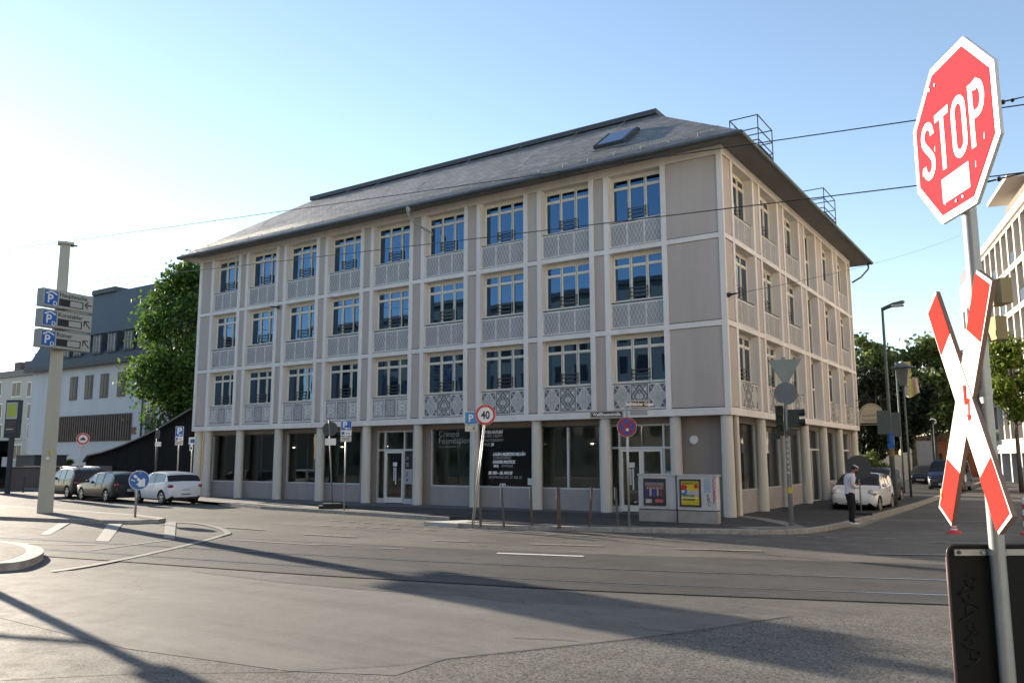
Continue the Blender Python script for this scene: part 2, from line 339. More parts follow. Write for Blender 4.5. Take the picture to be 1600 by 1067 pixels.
# ------------------------------------------------------------------ the main building
white = mat('cream white render', (0.77, 0.735, 0.70), 0.75, 0.10, 1.2, 0.15, 90, streak=True)
grey = mat('grey mauve render', (0.49, 0.435, 0.395), 0.85, 0.10, 0.9, 0.25, 120, streak=True)
brown = mat('brown grey render', (0.30, 0.255, 0.22), 0.85, 0.08, 1.2, 0.25, 100, streak=True)
colm = mat('column render', (0.62, 0.60, 0.54), 0.75, 0.07, 1.5, 0.1, 80, streak=True)
frm = mat('window frame paint', (0.82, 0.78, 0.68), 0.45, 0.04, 3)
flash = mat('dark flashing', (0.05, 0.055, 0.065), 0.5, 0.1, 4)
zinc = mat('zinc gutter', (0.10, 0.115, 0.12), 0.45, 0.2, 3, metal=0.4)
soff = mat('soffit boards', (0.19, 0.19, 0.19), 0.8, 0.08, 2)
spw = mat('spandrel relief paint', (0.74, 0.73, 0.70), 0.7, 0.08, 3)
spg = mat('spandrel ground', (0.33, 0.335, 0.345), 0.8, 0.1, 3)
spd = mat('spandrel dark relief', (0.14, 0.15, 0.165), 0.8, 0.08, 3)
def glassmat(name, tint, ior=1.9, trans=None, rough=0.015, stint=(1,1,1)):
    m = bpy.data.materials.new(name); m.use_nodes = True; n = m.node_tree; b = n.nodes['Principled BSDF']
    nz = n.nodes.new('ShaderNodeTexNoise'); nz.inputs['Scale'].default_value = 0.9; nz.inputs['Detail'].default_value = 1
    tc = n.nodes.new('ShaderNodeTexCoord'); n.links.new(tc.outputs['Object'], nz.inputs['Vector'])
    bp = n.nodes.new('ShaderNodeBump'); bp.inputs['Strength'].default_value = 0.12; bp.inputs['Distance'].default_value = 0.02; n.links.new(nz.outputs[0], bp.inputs['Height'])
    if trans is None:
        b.inputs['Base Color'].default_value = (*tint, 1); b.inputs['Roughness'].default_value = rough; b.inputs['IOR'].default_value = ior; b.inputs['Specular Tint'].default_value = (*stint, 1)
        n.links.new(bp.outputs[0], b.inputs['Normal'])
    else:
        n.nodes.remove(b); o = n.nodes['Material Output']
        gl = n.nodes.new('ShaderNodeBsdfGlossy'); gl.inputs['Roughness'].default_value = rough; tr = n.nodes.new('ShaderNodeBsdfTransparent'); tr.inputs[0].default_value = (*trans, 1)
        fr = n.nodes.new('ShaderNodeFresnel'); fr.inputs[0].default_value = ior; mx = n.nodes.new('ShaderNodeMixShader')
        n.links.new(bp.outputs[0], gl.inputs['Normal']); n.links.new(fr.outputs[0], mx.inputs[0]); n.links.new(tr.outputs[0], mx.inputs[1]); n.links.new(gl.outputs[0], mx.inputs[2]); n.links.new(mx.outputs[0], o.inputs['Surface'])
    MATS[name] = m; return m
pane_m = glassmat('upper window glass', (0.006, 0.008, 0.01), 2.8, stint=(.27,.55,.95))
shop_g = glassmat('shop window glass', (0,0,0), 1.95, trans=(0.72, 0.80, 0.78))
XL, YB = -29.56, 20.95
Z = dict(b=3.42, s1=3.67, t1=6.49, s2=6.68, t2=9.59, s3=9.77, t3=12.62, top=12.95)
floors = [(3.67, 6.49), (6.68, 9.59), (9.77, 12.62)]
BLD = thing('office_building', 'long four storey corner building with cream pilaster grid, grey panels and slate hipped roof', 'building', (0,0,0))
DEP = 0.36; PW = 0.2
bays = [(-28.30,2.03),(-25.44,2.12),(-22.52,2.14),(-19.56,2.15),(-16.57,2.17),(-13.53,2.18),(-10.49,2.16),(-7.48,2.16),(-4.48,2.14)]
rbays = [(1.15,2.28),(4.42,2.28),(7.75,2.28),(11.1,1.95),(14.4,2.2),(17.75,2.15)]
# facade frames: beams and pilasters, butted
def facade(frame, flsh, B, x0, x1, T, px0):     # B list of (start, width); along local x; T maps local to world
    b = MB(T); fl = MB(T)
    for za, zb in ((Z['b'],3.67),(6.49,6.68),(9.59,9.77),(12.62,Z['top'])):
        b.box(x0, x1, 0, DEP+0.1, za, zb, white)
    e = [x0]
    for s, w in B: e += [s, s+w]
    e.append(x1)
    for za, zb in floors:
        if px0: b.box(x0, x0+px0, 0, DEP+0.1, za, zb, white)
        b.box(x1-0.2, x1, 0, 0.12 if px0 and x1 == 0 else DEP+0.1, za, zb, white)
        for s, w in B:
            b.box(s-PW, s, 0, DEP+0.1, za, zb, white); b.box(s+w, s+w+PW, 0, DEP+0.1, za, zb, white)
    fr = b.build(frame, BLD)
    # grey panels
    ends = [((x0+px0) if px0 else 0.12, B[0][0]-PW)]+[(B[i][0]+B[i][1]+PW, B[i+1][0]-PW) for i in range(len(B)-1)]+[(B[-1][0]+B[-1][1]+PW, x1-0.2)]
    for a, c in ends:
        if c-a < 0.05: continue
        for za, zb in floors:
            p = MB(T); p.box(a+0.012, c-0.012, 0.045, 0.2, za+0.035, zb-0.012, grey); p.box(a, c, 0.065, 0.19, za, zb, flash)
            p.box(a, c, 0.004, 0.07, za, za+0.022, flash); p.build('wall_panel', BLD)
Tf = Matrix()
Tr = Matrix(((0,-1,0,0),(1,0,0,0),(0,0,1,0),(0,0,0,1)))      # local x -> world +y, local y(depth) -> world -x
facade('front_frame', 'f', bays, XL, 0.0, Tf, 0.2)
facade('side_frame', 'f', rbays, 0.46, YB, Tr, 0)
# window prototype: local x 0..w, y depth, z 0..2.85
def make_window(w, h=2.88, stair=False, par=None):
    n = 3; wf = 0.05
    b = MB(); y0 = DEP-0.03; y1 = DEP+0.05; zs = 1.09 if not stair else 0.06; zt = h-0.13; ztr = h-0.50
    if stair: ztr = zs+(zt-zs)*0.52
    b.box(0.012, w-0.012, y0+0.03, y1+0.03, h-0.13, h-0.004, frm)
    b.box(0.012, w-0.012, y0, y1, zs-0.05, zs, frm)                                   # bottom rail
    side = 0.062
    b.box(0.012, side, y0, y1, zs, zt, frm); b.box(w-side, w-0.012, y0, y1, zs, zt, frm)
    cw = (w-2*side)/n
    for i in (1, 2): b.box(side+cw*i-0.036, side+cw*i+0.036, y0-0.015, y1, zs, zt, frm); b.box(side+cw*i-0.008, side+cw*i+0.008, y0-0.018, y0-0.014, zs, zt, flash)
    for i in range(n):
        a = side+cw*i+(0.036 if i else 0); c = side+cw*(i+1)-(0.036 if i < n-1 else 0)
        b.box(a, c, y0-0.01, y1, ztr, ztr+0.075, frm)
        b.box(a, a+0.024, y0+0.012, y1, zs, ztr, frm); b.box(c-0.024, c, y0+0.012, y1, zs, ztr, frm)
        b.box(a+.024, c-.024, y0+0.012, y1, zs, zs+0.035, frm); b.box(a+.024, c-.024, y0+0.012, y1, ztr-0.03, ztr, frm)
        b.box(a, c, y0+0.012, y1, zt-0.035, zt, frm); b.box(a, a+0.02, y0+0.012, y1, ztr+.075, zt-.035, frm); b.box(c-0.02, c, y0+0.012, y1, ztr+.075, zt-.035, frm)
    win = b.build('window', par)
    p = MB()
    for i in range(n):
        a = side+cw*i; p.box(a+.01, a+cw-.01, y0+0.045, y0+0.055, zs, zt, pane_m)
    p.build('pane', win)
    if not stair:
        s = MB(); s.box(0.01, w-0.01, 0.10, y0-0.002, zs-0.10, zs-0.075, flash); s.build('sill', win)
        r = MB()
        for k in range(3):
            zz = zs+0.12+k*0.15; r.box(side+cw-0.04, side+2*cw+0.04, y0-0.09, y0-0.078, zz, zz+0.035, flash)
        for xx in (side+cw-0.03, side+2*cw+0.03): r.box(xx-0.008, xx+0.008, y0-0.078, y0-0.02, zs+0.10, zs+0.5, flash)
        r.build('guard_rail', win)
    return win
def bar2(b, p, q, w, y, m):      # flat bar in xz plane
    d = Vector((q[0]-p[0], q[1]-p[1])).normalized(); nx, nz = -d.y*w/2, d.x*w/2
    b.add([(p[0]-nx,y,p[1]-nz),(q[0]-nx,y,q[1]-nz),(q[0]+nx,y,q[1]+nz),(p[0]+nx,y,p[1]+nz)], [(0,1,2,3)], m)
def clipseg(p, q, x0, x1, z0, z1):
    t0, t1 = 0.0, 1.0; dx, dz = q[0]-p[0], q[1]-p[1]
    for a, bb in ((-dx, p[0]-x0), (dx, x1-p[0]), (-dz, p[1]-z0), (dz, z1-p[1])):
        if abs(a) < 1e-9:
            if bb < 0: return None
        else:
            t = bb/a
            if a < 0: t0 = max(t0, t)
            else: t1 = min(t1, t)
    if t0 >= t1: return None
    return (p[0]+dx*t0, p[1]+dz*t0), (p[0]+dx*t1, p[1]+dz*t1)
def make_spandrel(w, style, par):
    h = 1.0; y = 0.12; b = MB(); b.box(0.0, w, y, DEP+0.08, 0.03, h-0.02, spw)
    b.box(0.0, w, y-0.07, y, 0.0, 0.03, flash)
    m = 0.05; sw = (w-0.04)/3
    for i in range(3):
        x0 = 0.03+sw*i+0.015; x1 = 0.02+sw*(i+1)-0.015; z0 = 0.09; z1 = h-0.07
        yg = y-0.003; yr = y-0.007
        if style == 'lattice':
            b.box(x0, x1, yg, y, z0, z1, spg)
            sp = 0.155; k = 2.15; xx = x0-(z1-z0)/k-0.5
            o0 = x0+((x1-x0) % sp)/2
            j = -8
            while j < 14:
                a = o0+j*sp
                for sgn in (1, -1):
                    p = (a, z0) ; q = (a+sgn*(z1-z0)/k, z1)
                    c = clipseg(p, q, x0, x1, z0, z1)
                    if c: bar2(b, c[0], c[1], 0.013, yr, spw)
                j += 1
            for p, q in (((x0,z0),(x1,z0)),((x1,z0),(x1,z1)),((x1,z1),(x0,z1)),((x0,z1),(x0,z0))): bar2(b, p, q, 0.022, yr-0.001, spw)
        else:
            mid = (i == 1); cxm = (x0+x1)/2; czm = (z0+z1)/2; hx = (x1-x0)/2; hz = (z1-z0)/2
            if style == 'rose' and not mid:
                b.box(x0, x1, yg, y, z0, z1, spd)
                for ax, az in ((hx*.47,0),(-hx*.47,0),(0,hz*.52),(0,-hz*.52)):
                    b.disc((cxm+ax, czm+az), hz*0.46, yr, y-.001, spw, spw, 20, hx*.50)
                    b.disc((cxm+ax, czm+az), hz*0.40, yr-.002, yr, spg, mat('spandrel mid grey', (0.47,0.47,0.46), 0.8, 0.06, 3), 20, hx*.44)
                for sx in (1,-1):
                    for sz in (1,-1):
                        bar2(b, (cxm, czm), (cxm+sx*hx, czm+sz*hz), 0.022, yr-.003, spw)
                for p, q in (((x0,z0),(x1,z0)),((x1,z0),(x1,z1)),((x1,z1),(x0,z1)),((x0,z1),(x0,z0))): bar2(b, p, q, 0.024, yr-0.004, spw)
            elif style == 'rose':
                b.box(x0, x1, yg, y, z0, z1, mat('spandrel mid grey', (0.47,0.47,0.46), 0.8, 0.06, 3))
                for f, mm, wd in ((1.0, spd, .05),(0.62, spd, .045),(.3, spw, .02)):
                    q4 = [(cxm, czm-hz*f), (cxm+hx*f, czm), (cxm, czm+hz*f), (cxm-hx*f, czm)]
                    for q in range(4): bar2(b, q4[q], q4[(q+1)%4], wd, yr-.001*q, mm)
                for sx in (1,-1):
                    for sz in (1,-1): b.disc((cxm+sx*hx*.62, czm+sz*hz*.62), 0.05, yr-.002, y, spw, spw, 12); bar2(b, (cxm, czm+sz*hz*.2), (cxm+sx*hx*.8, czm+sz*hz), .03, yr-.005, spd)
                for p, q in (((x0,z0),(x1,z0)),((x1,z0),(x1,z1)),((x1,z1),(x0,z1)),((x0,z1),(x0,z0))): bar2(b, p, q, 0.03, yr-0.006, spd)
            else:
                base, rel = (spg, mat('spandrel mid grey', (0.47,0.47,0.46), 0.8, 0.06, 3)) if mid else (mat('spandrel mid grey', (0.47,0.47,0.46), 0.8, 0.06, 3), spw)
                b.box(x0, x1, yg, y, z0, z1, base); dk = spd
                a0, a1, c0, c1 = x0+.05, x1-.05, z0+.06, z1-.06
                for p, q in (((a0,c0),(a1,c0)),((a1,c0),(a1,c1)),((a1,c1),(a0,c1)),((a0,c1),(a0,c0))): bar2(b, p, q, 0.018, yr, dk)
                for sx in (1,-1):
                    for sz in (1,-1):
                        b.ring((cxm+sx*hx*.5, czm+sz*hz*.55), .05, .085, yr-.001, rel, 14); bar2(b, (cxm+sx*hx*.5, czm+sz*hz*.2), (cxm, czm+sz*hz*.7), .02, yr-.002, rel)
                    b.ring((cxm+sx*hx*.25, czm), .07, .11, yr-.003, rel, 14)
                b.ring((cxm, czm), hx*.25, hx*.4, yr-.004, rel, 16)
    return b.build('spandrel', par)
W0 = make_window(2.14, par=BLD); SL = make_spandrel(2.14, 'lattice', BLD); SR = make_spandrel(2.14, 'rose', BLD); SO = make_spandrel(2.14, 'scroll', BLD)
protos = {k: o for k, o in (('w',W0),('l',SL),('r',SR),('o',SO))}
first = {}
def place(key, M, sx):
    if key not in first: first[key] = 1; c = protos[key]
    else: c = copy_tree(protos[key], BLD)
    c.matrix_local = M @ Matrix.Diagonal((sx,1,1,1))
for i, (s, w) in enumerate(bays):
    for fi, (za, zb) in enumerate(floors):
        M = Matrix.Translation((s, 0, za)) @ Matrix.Diagonal((1,1,(zb-za)/2.88,1))
        place('w', M, w/2.14)
        place('l' if fi else ('r' if i >= 5 else 'o'), Matrix.Translation((s, 0, za)), w/2.14)
ST = make_window(1.95, 2.88, True, BLD); st_used = False
for i, (s, w) in enumerate(rbays):
    for fi, (za, zb) in enumerate(floors):
        M = Tr @ Matrix.Translation((s, 0, za)); 
        if i == 3:
            c = ST if not st_used else copy_tree(ST, BLD); st_used = True
            c.matrix_local = M @ Matrix.Diagonal((1,1,(zb-za)/2.88,1)); continue
        place('w', M @ Matrix.Diagonal((1,1,(zb-za)/2.88,1)), w/2.14)
        place('l' if fi else 'r', M, w/2.14)
# core walls behind
b = MB(); b.box(XL+0.02, -DEP-0.1, DEP+0.1, 0.7, 3.6, 12.9, brown); b.box(-0.8, -DEP-0.1, 0.7, YB-0.02, 3.6, 12.9, brown); b.box(XL+0.02, XL+0.5, 0.7, YB-.02, -0.1, 12.9, grey); b.box(XL+.5, -.7, YB-0.4, YB-.02, -0.1, 12.9, grey)
b.box(XL+.5, -.7, .7, YB-.4, 3.42, 3.6, white)
b.build('wall_core', BLD)
# left gable pilaster face (west wall beams)
# columns
def column(x, y):
    b = MB(); b.cyl((x,y,-0.02),(x,y,3.425), 0.215, 0.20, 20, colm, False); b.build('column', BLD)
colx = [-29.3, -28.45]+[(bays[i][0]+bays[i][1]+bays[i+1][0])/2 for i in range(8)]+[-2.12, -0.26]
for x in colx: column(x, 0.27)
coly = [0.95, 4.0, 7.25, 10.35, 13.7, 17.0, 20.6]
for y in coly: column(-0.27, y)
# ground floor front: wall plane
GY = 0.72
gx = lambda px: onY(px, 720, GY).x
segs = [('win', gx(333), gx(372)), ('win', gx(377), gx(430)), ('win', gx(449.5), gx(496)), ('win', gx(505), gx(566)), ('door', gx(591), gx(647)), ('win', gx(675), gx(739)), ('poster', gx(745), gx(836)), ('win2', gx(846), gx(940)), ('door2', gx(955), gx(1057))]
wall = MB(); cur = XL+0.02
alu = mat('pale aluminium', (0.66, 0.68, 0.69), 0.4, 0.05, 3, metal=0.3)
for kind, a, c in segs:
    wall.box(cur, a, GY-0.12, GY+0.25, -0.02, 3.42, brown); cur = c
    zl = 0.0 if kind.startswith('door') else 0.82; zt = 3.2
    if zl: wall.box(a, c, GY-0.10, GY+0.25, -0.02, zl-0.03, mat('plinth render', (0.36,0.335,0.33), 0.85, 0.08, 1.5, 0.2, 80))
    wall.box(a, c, GY-0.12, GY+0.25, zt, 3.42, brown)
wall.box(cur, -0.1, GY-0.12, GY+0.25, -0.02, 3.42, brown)
wall.build('ground_floor_wall', BLD)
black = mat('black', (0.015,0.015,0.017), 0.5, 0); paper = mat('white paper', (0.75,0.75,0.73), 0.6, 0.05, 3)
wtxt = mat('white lettering', (0.85,0.85,0.85), 0.5, 0); gtxt = mat('grey foil lettering', (0.35,0.37,0.36), 0.4, 0)
for kind, a, c in segs:
    if kind.startswith('win') or kind == 'poster':
        f = MB(); f.box(a, a+0.05, GY-0.08, GY+0.05, 0.79, 3.2, alu); f.box(c-0.05, c, GY-0.08, GY+0.05, 0.79, 3.2, alu); f.box(a+.05, c-.05, GY-0.09, GY+0.05, 0.79, 0.84, alu); f.box(a+.05, c-.05, GY-0.05, GY+0.05, 3.15, 3.2, flash)
        if kind == 'win2': mx = gx(889); f.box(mx-0.04, mx+0.04, GY-0.08, GY+0.05, .84, 3.15, alu)
        o = f.build('shop_window', BLD)
        p = MB(); p.add([(a,GY,.84),(c,GY,.84),(c,GY,3.15),(a,GY,3.15)], [(0,1,2,3)], shop_g); p.build('pane', o)
        if kind == 'poster':
            q = MB(); q.box(a+.03, c-.03, GY-0.02, GY-0.012, .86, 3.14, mat('black foil', (0.008,0.009,0.01), 0.12, 0)); q.build('foil', o)
            def pt(px, py, body, hpx, bold, sz=None):
                P = onY(px, py, GY-0.03); s = hpx*0.0232
                text(body, s*1.38, wtxt if bold else mat('light lettering', (0.5,0.5,0.5), .5, 0), BLD, (P.x, GY-0.026, P.z), bold=0.012 if bold else 0.0, shear=0.25, sx=0.86)
            for px, py, t, h, bd in ((754,677.5,'AFTER NATURE',5.2,1),(754.5,683.5,'ULRIKE CRESPO',5,0),(755,690,'PHOTOGRAPHY',5,0),(755,696.5,'PRIZE',5,0),(767,696.3,'24',5,1),(770,711.5,'LAURA HUERTAS MILLÁN',5,1),(770,717,'CURANDERXS',5,0),(770,723.5,'SARKER PROTICK',5,1),(771,729.5,'IENS,',4.2,1),(783,729.5,'AWNGAR',4.6,0),(763,740.5,'28. FEB – 25. MAI 25',5,1),(763.5,747,'ERÖFFNUNG DO, 27. FEB. 25',4.6,0),(780,760.5,'C/O',6,1),(755,759.5,'crespo foundation',2.4,0),(792,760,'Berlin',2.6,0)): pt(px, py, t, h, bd)
            P = onY(829, 756, GY-.03); q = MB(); q.box(P.x-.12, P.x+.14, GY-.05, GY-.03, .92, 1.18, paper); q.build('notice', BLD)
        if kind == 'win' and abs(a-gx(675)) < 0.01:
            P = onY(685, 683, GY-.03)
            text('Crespo', 0.36, gtxt, BLD, (P.x, GY-0.02, P.z+0.02), bold=0.0, space=1.05); text('Foundation', 0.36, gtxt, BLD, (P.x, GY-0.02, P.z-0.27), space=1.05)
            q = MB(); q.box(P.x+.05, P.x+.95, GY-.02, GY-.012, P.z-.42, P.z-.40, gtxt); q.build('lettering', BLD)
    else:
        dd = MB(); W_ = c-a; zt = 2.3
        if kind == 'door': xs = [a, a+W_*0.22, a+W_*0.76, c]
        else: xs = [a, a+W_*.15, a+W_*.83, c]
        for x in xs: dd.box(x-0.035, x+0.035, GY-0.08, GY+0.05, 0, 3.2, alu)
        for i in range(3): dd.box(xs[i]+.035, xs[i+1]-.035, GY-0.08, GY+0.05, zt, zt+0.08, alu); dd.box(xs[i]+.035, xs[i+1]-.035, GY-.06, GY+.05, 3.13, 3.2, alu)
        dd.box(xs[0]+.035, xs[1]-.035, GY-.07, GY+.05, 0, .22, alu); dd.box(xs[2]+.035, xs[3]-.035, GY-.07, GY+.05, 0, .22, alu)
        fr_ = dd.build('entrance_frame', BLD)
        p = MB(); p.add([(a,GY,.05),(c,GY,.05),(c,GY,3.15),(a,GY,3.15)], [(0,1,2,3)], shop_g); p.build('pane', fr_)
        n = 1 if kind == 'door' else 2
        for k in range(n):
            d0 = xs[1]+.04+(xs[2]-xs[1]-.08)*k/n; d1 = xs[1]+.04+(xs[2]-xs[1]-.08)*(k+1)/n
            q = MB()
            q.box(d0+.005, d0+.085, GY-.1, GY-.02, .03, zt-.01, frm); q.box(d1-.085, d1-.005, GY-.1, GY-.02, .03, zt-.01, frm); q.box(d0+.085, d1-.085, GY-.1, GY-.02, .03, .26, frm); q.box(d0+.085, d1-.085, GY-.1, GY-.02, zt-.1, zt-.01, frm)
            dr = q.build('door', BLD)
            h = MB(); h.tube([(d1-.05,GY-.1,1.05),(d1-.05,GY-.15,1.05),(d1-.17,GY-.15,1.05)], .011, alu); h.build('handle', dr)
            if k == 0 or n == 1:
                s_ = MB(); mx = (d0+d1)/2; s_.box(mx-.12, mx+.12, GY-.028, GY-.02, 1.62, 1.80, paper); s_.box(mx-.09, mx-.02, GY-.028, GY-.02, 1.0, 1.56, paper); s_.box(mx+.02, mx+.08, GY-.028, GY-.02, .82, 1.58, paper)
                for zz in range(6): s_.box(mx-.07, mx-.035, GY-.030, GY-.028, 1.06+zz*.08, 1.09+zz*.08, black)
                s_.build('door_sticker', dr)
        # side infill with letter panel
        q = MB(); q.box(xs[2]+.04, xs[3]-.04, GY-.06, GY-.02, .85, 1.5, mat('intercom steel', (0.45,0.46,0.47), .4, .05, 3, metal=.4)); q.box(xs[2]+.14, xs[2]+.22, GY-.064, GY-.06, .98, 1.08, black); q.box(xs[2]+.12, xs[2]+.22, GY-.064, GY-.06, 1.15, 1.38, mat('intercom grille',(.25,.25,.26),.5,0)); q.build('intercom', BLD)
        if kind == 'door':
            q = MB(); q.box(xs[2]+.04, xs[3]-.04, GY-.05, GY-.02, 1.52, 2.28, black)
            for zz in (2.0, 1.92, 1.75, 1.68, 1.61): q.box(xs[2]+.1, xs[2]+.24, GY-.053, GY-.05, zz, zz+.035, gtxt)
            q.build('name_plate', BLD)
P = onY(1085, 687, GY-.13); b = MB(); b.disc((P.x, P.z), 0.15, GY-.2, GY-.12, white, mat('opal lamp disc', (.78,.8,.8), .4, 0)); b.build('wall_lamp', BLD)
# ground floor side (faces +x), wall plane x = -GS
SIDE = [('w',1.0,3.9),('w',4.15,7.1),('w',7.4,10.2),('door',10.6,13.5),('w',13.9,16.8),('door',17.2,20.1)]
GS = 0.50
sw_ = MB(Tr); cur = 0.98
for k, a, c in SIDE:
    sw_.box(cur, a, GS-.12, GS+.25, -.02, 3.42, brown); cur = c
    if k == 'w': sw_.box(a, c, GS-.1, GS+.25, -.02, .82, mat('plinth render', (0.36,0.335,0.33), 0.85))
    if k == 'wall': sw_.box(a, c, GS-.12, GS+.25, -.02, 3.42, brown)
    else: sw_.box(a, c, GS-.12, GS+.25, 3.2, 3.42, brown)
sw_.box(cur, YB-.02, GS-.12, GS+.25, -.02, 3.42, brown); sw_.build('ground_floor_wall', BLD)
for k, a, c in SIDE:
    if k == 'wall': continue
    f = MB(Tr); zl = .84 if k == 'w' else 0.05
    f.box(a, a+.05, GS-.08, GS+.05, zl-.03, 3.2, alu); f.box(c-.05, c, GS-.08, GS+.05, zl-.03, 3.2, alu); f.box(a+.05, c-.05, GS-.09, GS+.05, zl-.05, zl, alu)
    if k == 'door': f.box(a+.05, c-.05, GS-.08, GS+.05, 2.3, 2.38, alu); f.box((a+c)/2-.05, (a+c)/2+.05, GS-.08, GS+.05, zl, 2.3, alu)
    o = f.build('shop_window' if k == 'w' else 'entrance_frame', BLD)
    p = MB(Tr); p.add([(a,GS,zl),(c,GS,zl),(c,GS,3.15),(a,GS,3.15)], [(0,1,2,3)], shop_g); p.build('pane', o)
# interior seen through the shop windows
inw = mat('interior wall', (0.50,0.56,0.54), .8, .15, 1); inf = mat('interior floor', (0.22,0.21,0.19), .5, .1, 2)
b = MB(); b.box(XL+.5, -.72-.26, GY+.26, YB-.4, -.02, .02, inf); b.box(XL+.5, -8, 7.4, 7.6, .02, 3.42, inw); b.box(-8.0, -7.9, 7.6, YB-.4, .02, 3.42, inw)
for x in (-27, -23.4, -17.6, -14.4): b.box(x-.06, x+.06, 2.6, 7.3, .02, 3.42, mat('partition', (.16,.36,.30), .7, .1, 1))
b.build('interior_walls', BLD)
b = MB()
tb = mat('table top', (.5,.5,.47), .5, .05, 3)
for x, y in ((-26.1,2.0),(-24.2,2.6),(-21.3,2.2),(-12.4,2.5),(-11.2,3.4),(-6.2,2.6),(-3.6,3.4)):
    b.box(x-.7, x+.7, y-.35, y+.35, .72, .76, tb)
    for dx in (-.65,.65):
        for dy in (-.3,.3): b.box(x+dx-.02, x+dx+.02, y+dy-.02, y+dy+.02, .02, .72, flash)
for y in (3.0, 6.0, 8.8): b.box(-3.2, -2.4, y-.8, y+.8, .02, 1.0, tb)
b.build('table', BLD)
for x, y in ((-24.0,2.2),(-20.7,2.4),(-17.9,2.6),(-6.6,2.4),(-11.9,2.2),(-9.3,3)):
    b = MB(); b.cyl((x,y,2.75),(x,y,3.42), .006, .006, 6, flash); b.lathe([(.16,2.55),(.14,2.65),(.03,2.75)], tb, 14, c=(x,y,0)); b.ball((x,y,2.58), .07, mat('lit bulb', (.8,.7,.5), .5, 0, emit=(1,.8,.55,6)), 10, 6); b.build('pendant_lamp', BLD)

# every pane sits a hair out of true, so reflections break from window to window
_rp = random.Random(77)
for o in list(bpy.data.objects):
    if o.name.split('.')[0] == 'pane' and o.parent and o.parent.name.split('.')[0] == 'window':
        o.rotation_euler = (_rp.uniform(-.006,.006), 0, _rp.uniform(-.008,.008))
# ------------------------------------------------------------------ roof
def slate():
    m = bpy.data.materials.new('slate roofing'); m.use_nodes = True; n = m.node_tree; L = n.links; b = n.nodes['Principled BSDF']
    uv = n.nodes.new('ShaderNodeUVMap'); br = n.nodes.new('ShaderNodeTexBrick'); L.new(uv.outputs[0], br.inputs['Vector'])
    br.inputs['Scale'].default_value = 1; br.inputs['Brick Width'].default_value = 0.30; br.inputs['Row Height'].default_value = 0.17; br.inputs['Mortar Size'].default_value = 0.012
    br.inputs['Color1'].default_value = (0.085,0.084,0.083,1); br.inputs['Color2'].default_value = (0.225,0.215,0.205,1); br.inputs['Mortar'].default_value = (0.05,0.05,0.055,1); br.inputs['Bias'].default_value = 0.1
    nz = n.nodes.new('ShaderNodeTexNoise'); nz.inputs['Scale'].default_value = 0.7; nz.inputs['Detail'].default_value = 5; L.new(uv.outputs[0], nz.inputs['Vector'])
    rp = n.nodes.new('ShaderNodeValToRGB'); L.new(nz.outputs[0], rp.inputs[0]); rp.color_ramp.elements[0].position = .3; rp.color_ramp.elements[1].position = .7
    rp.color_ramp.elements[0].color = (.78,.78,.78,1); rp.color_ramp.elements[1].color = (1.15,1.13,1.1,1)
    mx = n.nodes.new('ShaderNodeMix'); mx.data_type = 'RGBA'; mx.blend_type = 'MULTIPLY'; mx.inputs[0].default_value = 1; L.new(br.outputs[0], mx.inputs[6]); L.new(rp.outputs[0], mx.inputs[7])
    L.new(mx.outputs[2], b.inputs['Base Color']); b.inputs['Roughness'].default_value = 0.55
    # each course tilts a little
    sp = n.nodes.new('ShaderNodeSeparateXYZ'); L.new(uv.outputs[0], sp.inputs[0]); md = n.nodes.new('ShaderNodeMath'); md.operation = 'FRACT'; dv = n.nodes.new('ShaderNodeMath'); dv.operation = 'DIVIDE'; dv.inputs[1].default_value = .17
    L.new(sp.outputs[1], dv.inputs[0]); L.new(dv.outputs[0], md.inputs[0]); ad = n.nodes.new('ShaderNodeMath'); ad.operation = 'MULTIPLY_ADD'; ad.inputs[1].default_value = -1; L.new(md.outputs[0], ad.inputs[0]); L.new(br.outputs['Fac'], ad.inputs[2])
    bp = n.nodes.new('ShaderNodeBump'); bp.inputs['Strength'].default_value = .6; bp.inputs['Distance'].default_value = .02; L.new(ad.outputs[0], bp.inputs['Height']); L.new(bp.outputs[0], b.inputs['Normal'])
    return m
SLT = slate()
oF, oS = 0.85, 1.0; ZE = 12.93; ZT = 16.6; iN = 4.2
x0, x1, y0, y1 = XL-oF, oS, -oF, YB+oS
tx0, tx1, ty0, ty1 = XL+iN, -iN-.1, iN, YB-iN
vs = [(x0,y0,ZE),(x1,y0,ZE),(x1,y1,ZE),(x0,y1,ZE),(tx0,ty0,ZT),(tx1,ty0,ZT),(tx1,ty1,ZT),(tx0,ty1,ZT)]
me = bpy.data.meshes.new('roof'); me.from_pydata(vs, [], [(0,1,5,4),(1,2,6,5),(2,3,7,6),(3,0,4,7),(4,5,6,7)]); me.materials.append(SLT)
uvl = me.uv_layers.new()
for p in me.polygons:
    nrm = p.normal; hz = Vector((0,0,1)).cross(nrm); hz = hz.normalized() if hz.length > 1e-3 else Vector((1,0,0)); upv = nrm.cross(hz)
    for li in p.loop_indices:
        co = me.vertices[me.loops[li].vertex_index].co; uvl.data[li].uv = (co.dot(hz), co.dot(upv))
ROOF = bpy.data.objects.new('roof', me); SC.collection.objects.link(ROOF); ROOF.parent = BLD
b = MB(); t = 0.22
b.box(tx0-.15, tx1+.15, ty0-.15, ty0+.1, ZT-.02, ZT+.2, flash); b.box(tx1-.1, tx1+.15, ty0+.1, ty1, ZT-.02, ZT+.2, flash); b.box(tx0-.15, tx0+.1, ty0+.1, ty1, ZT-.02, ZT+.2, flash); b.box(tx0+.1, tx1-.1, ty1-.25, ty1, ZT-.02, ZT+.2, flash)
b.build('ridge_edge', ROOF)
b = MB()   # soffit and gutter
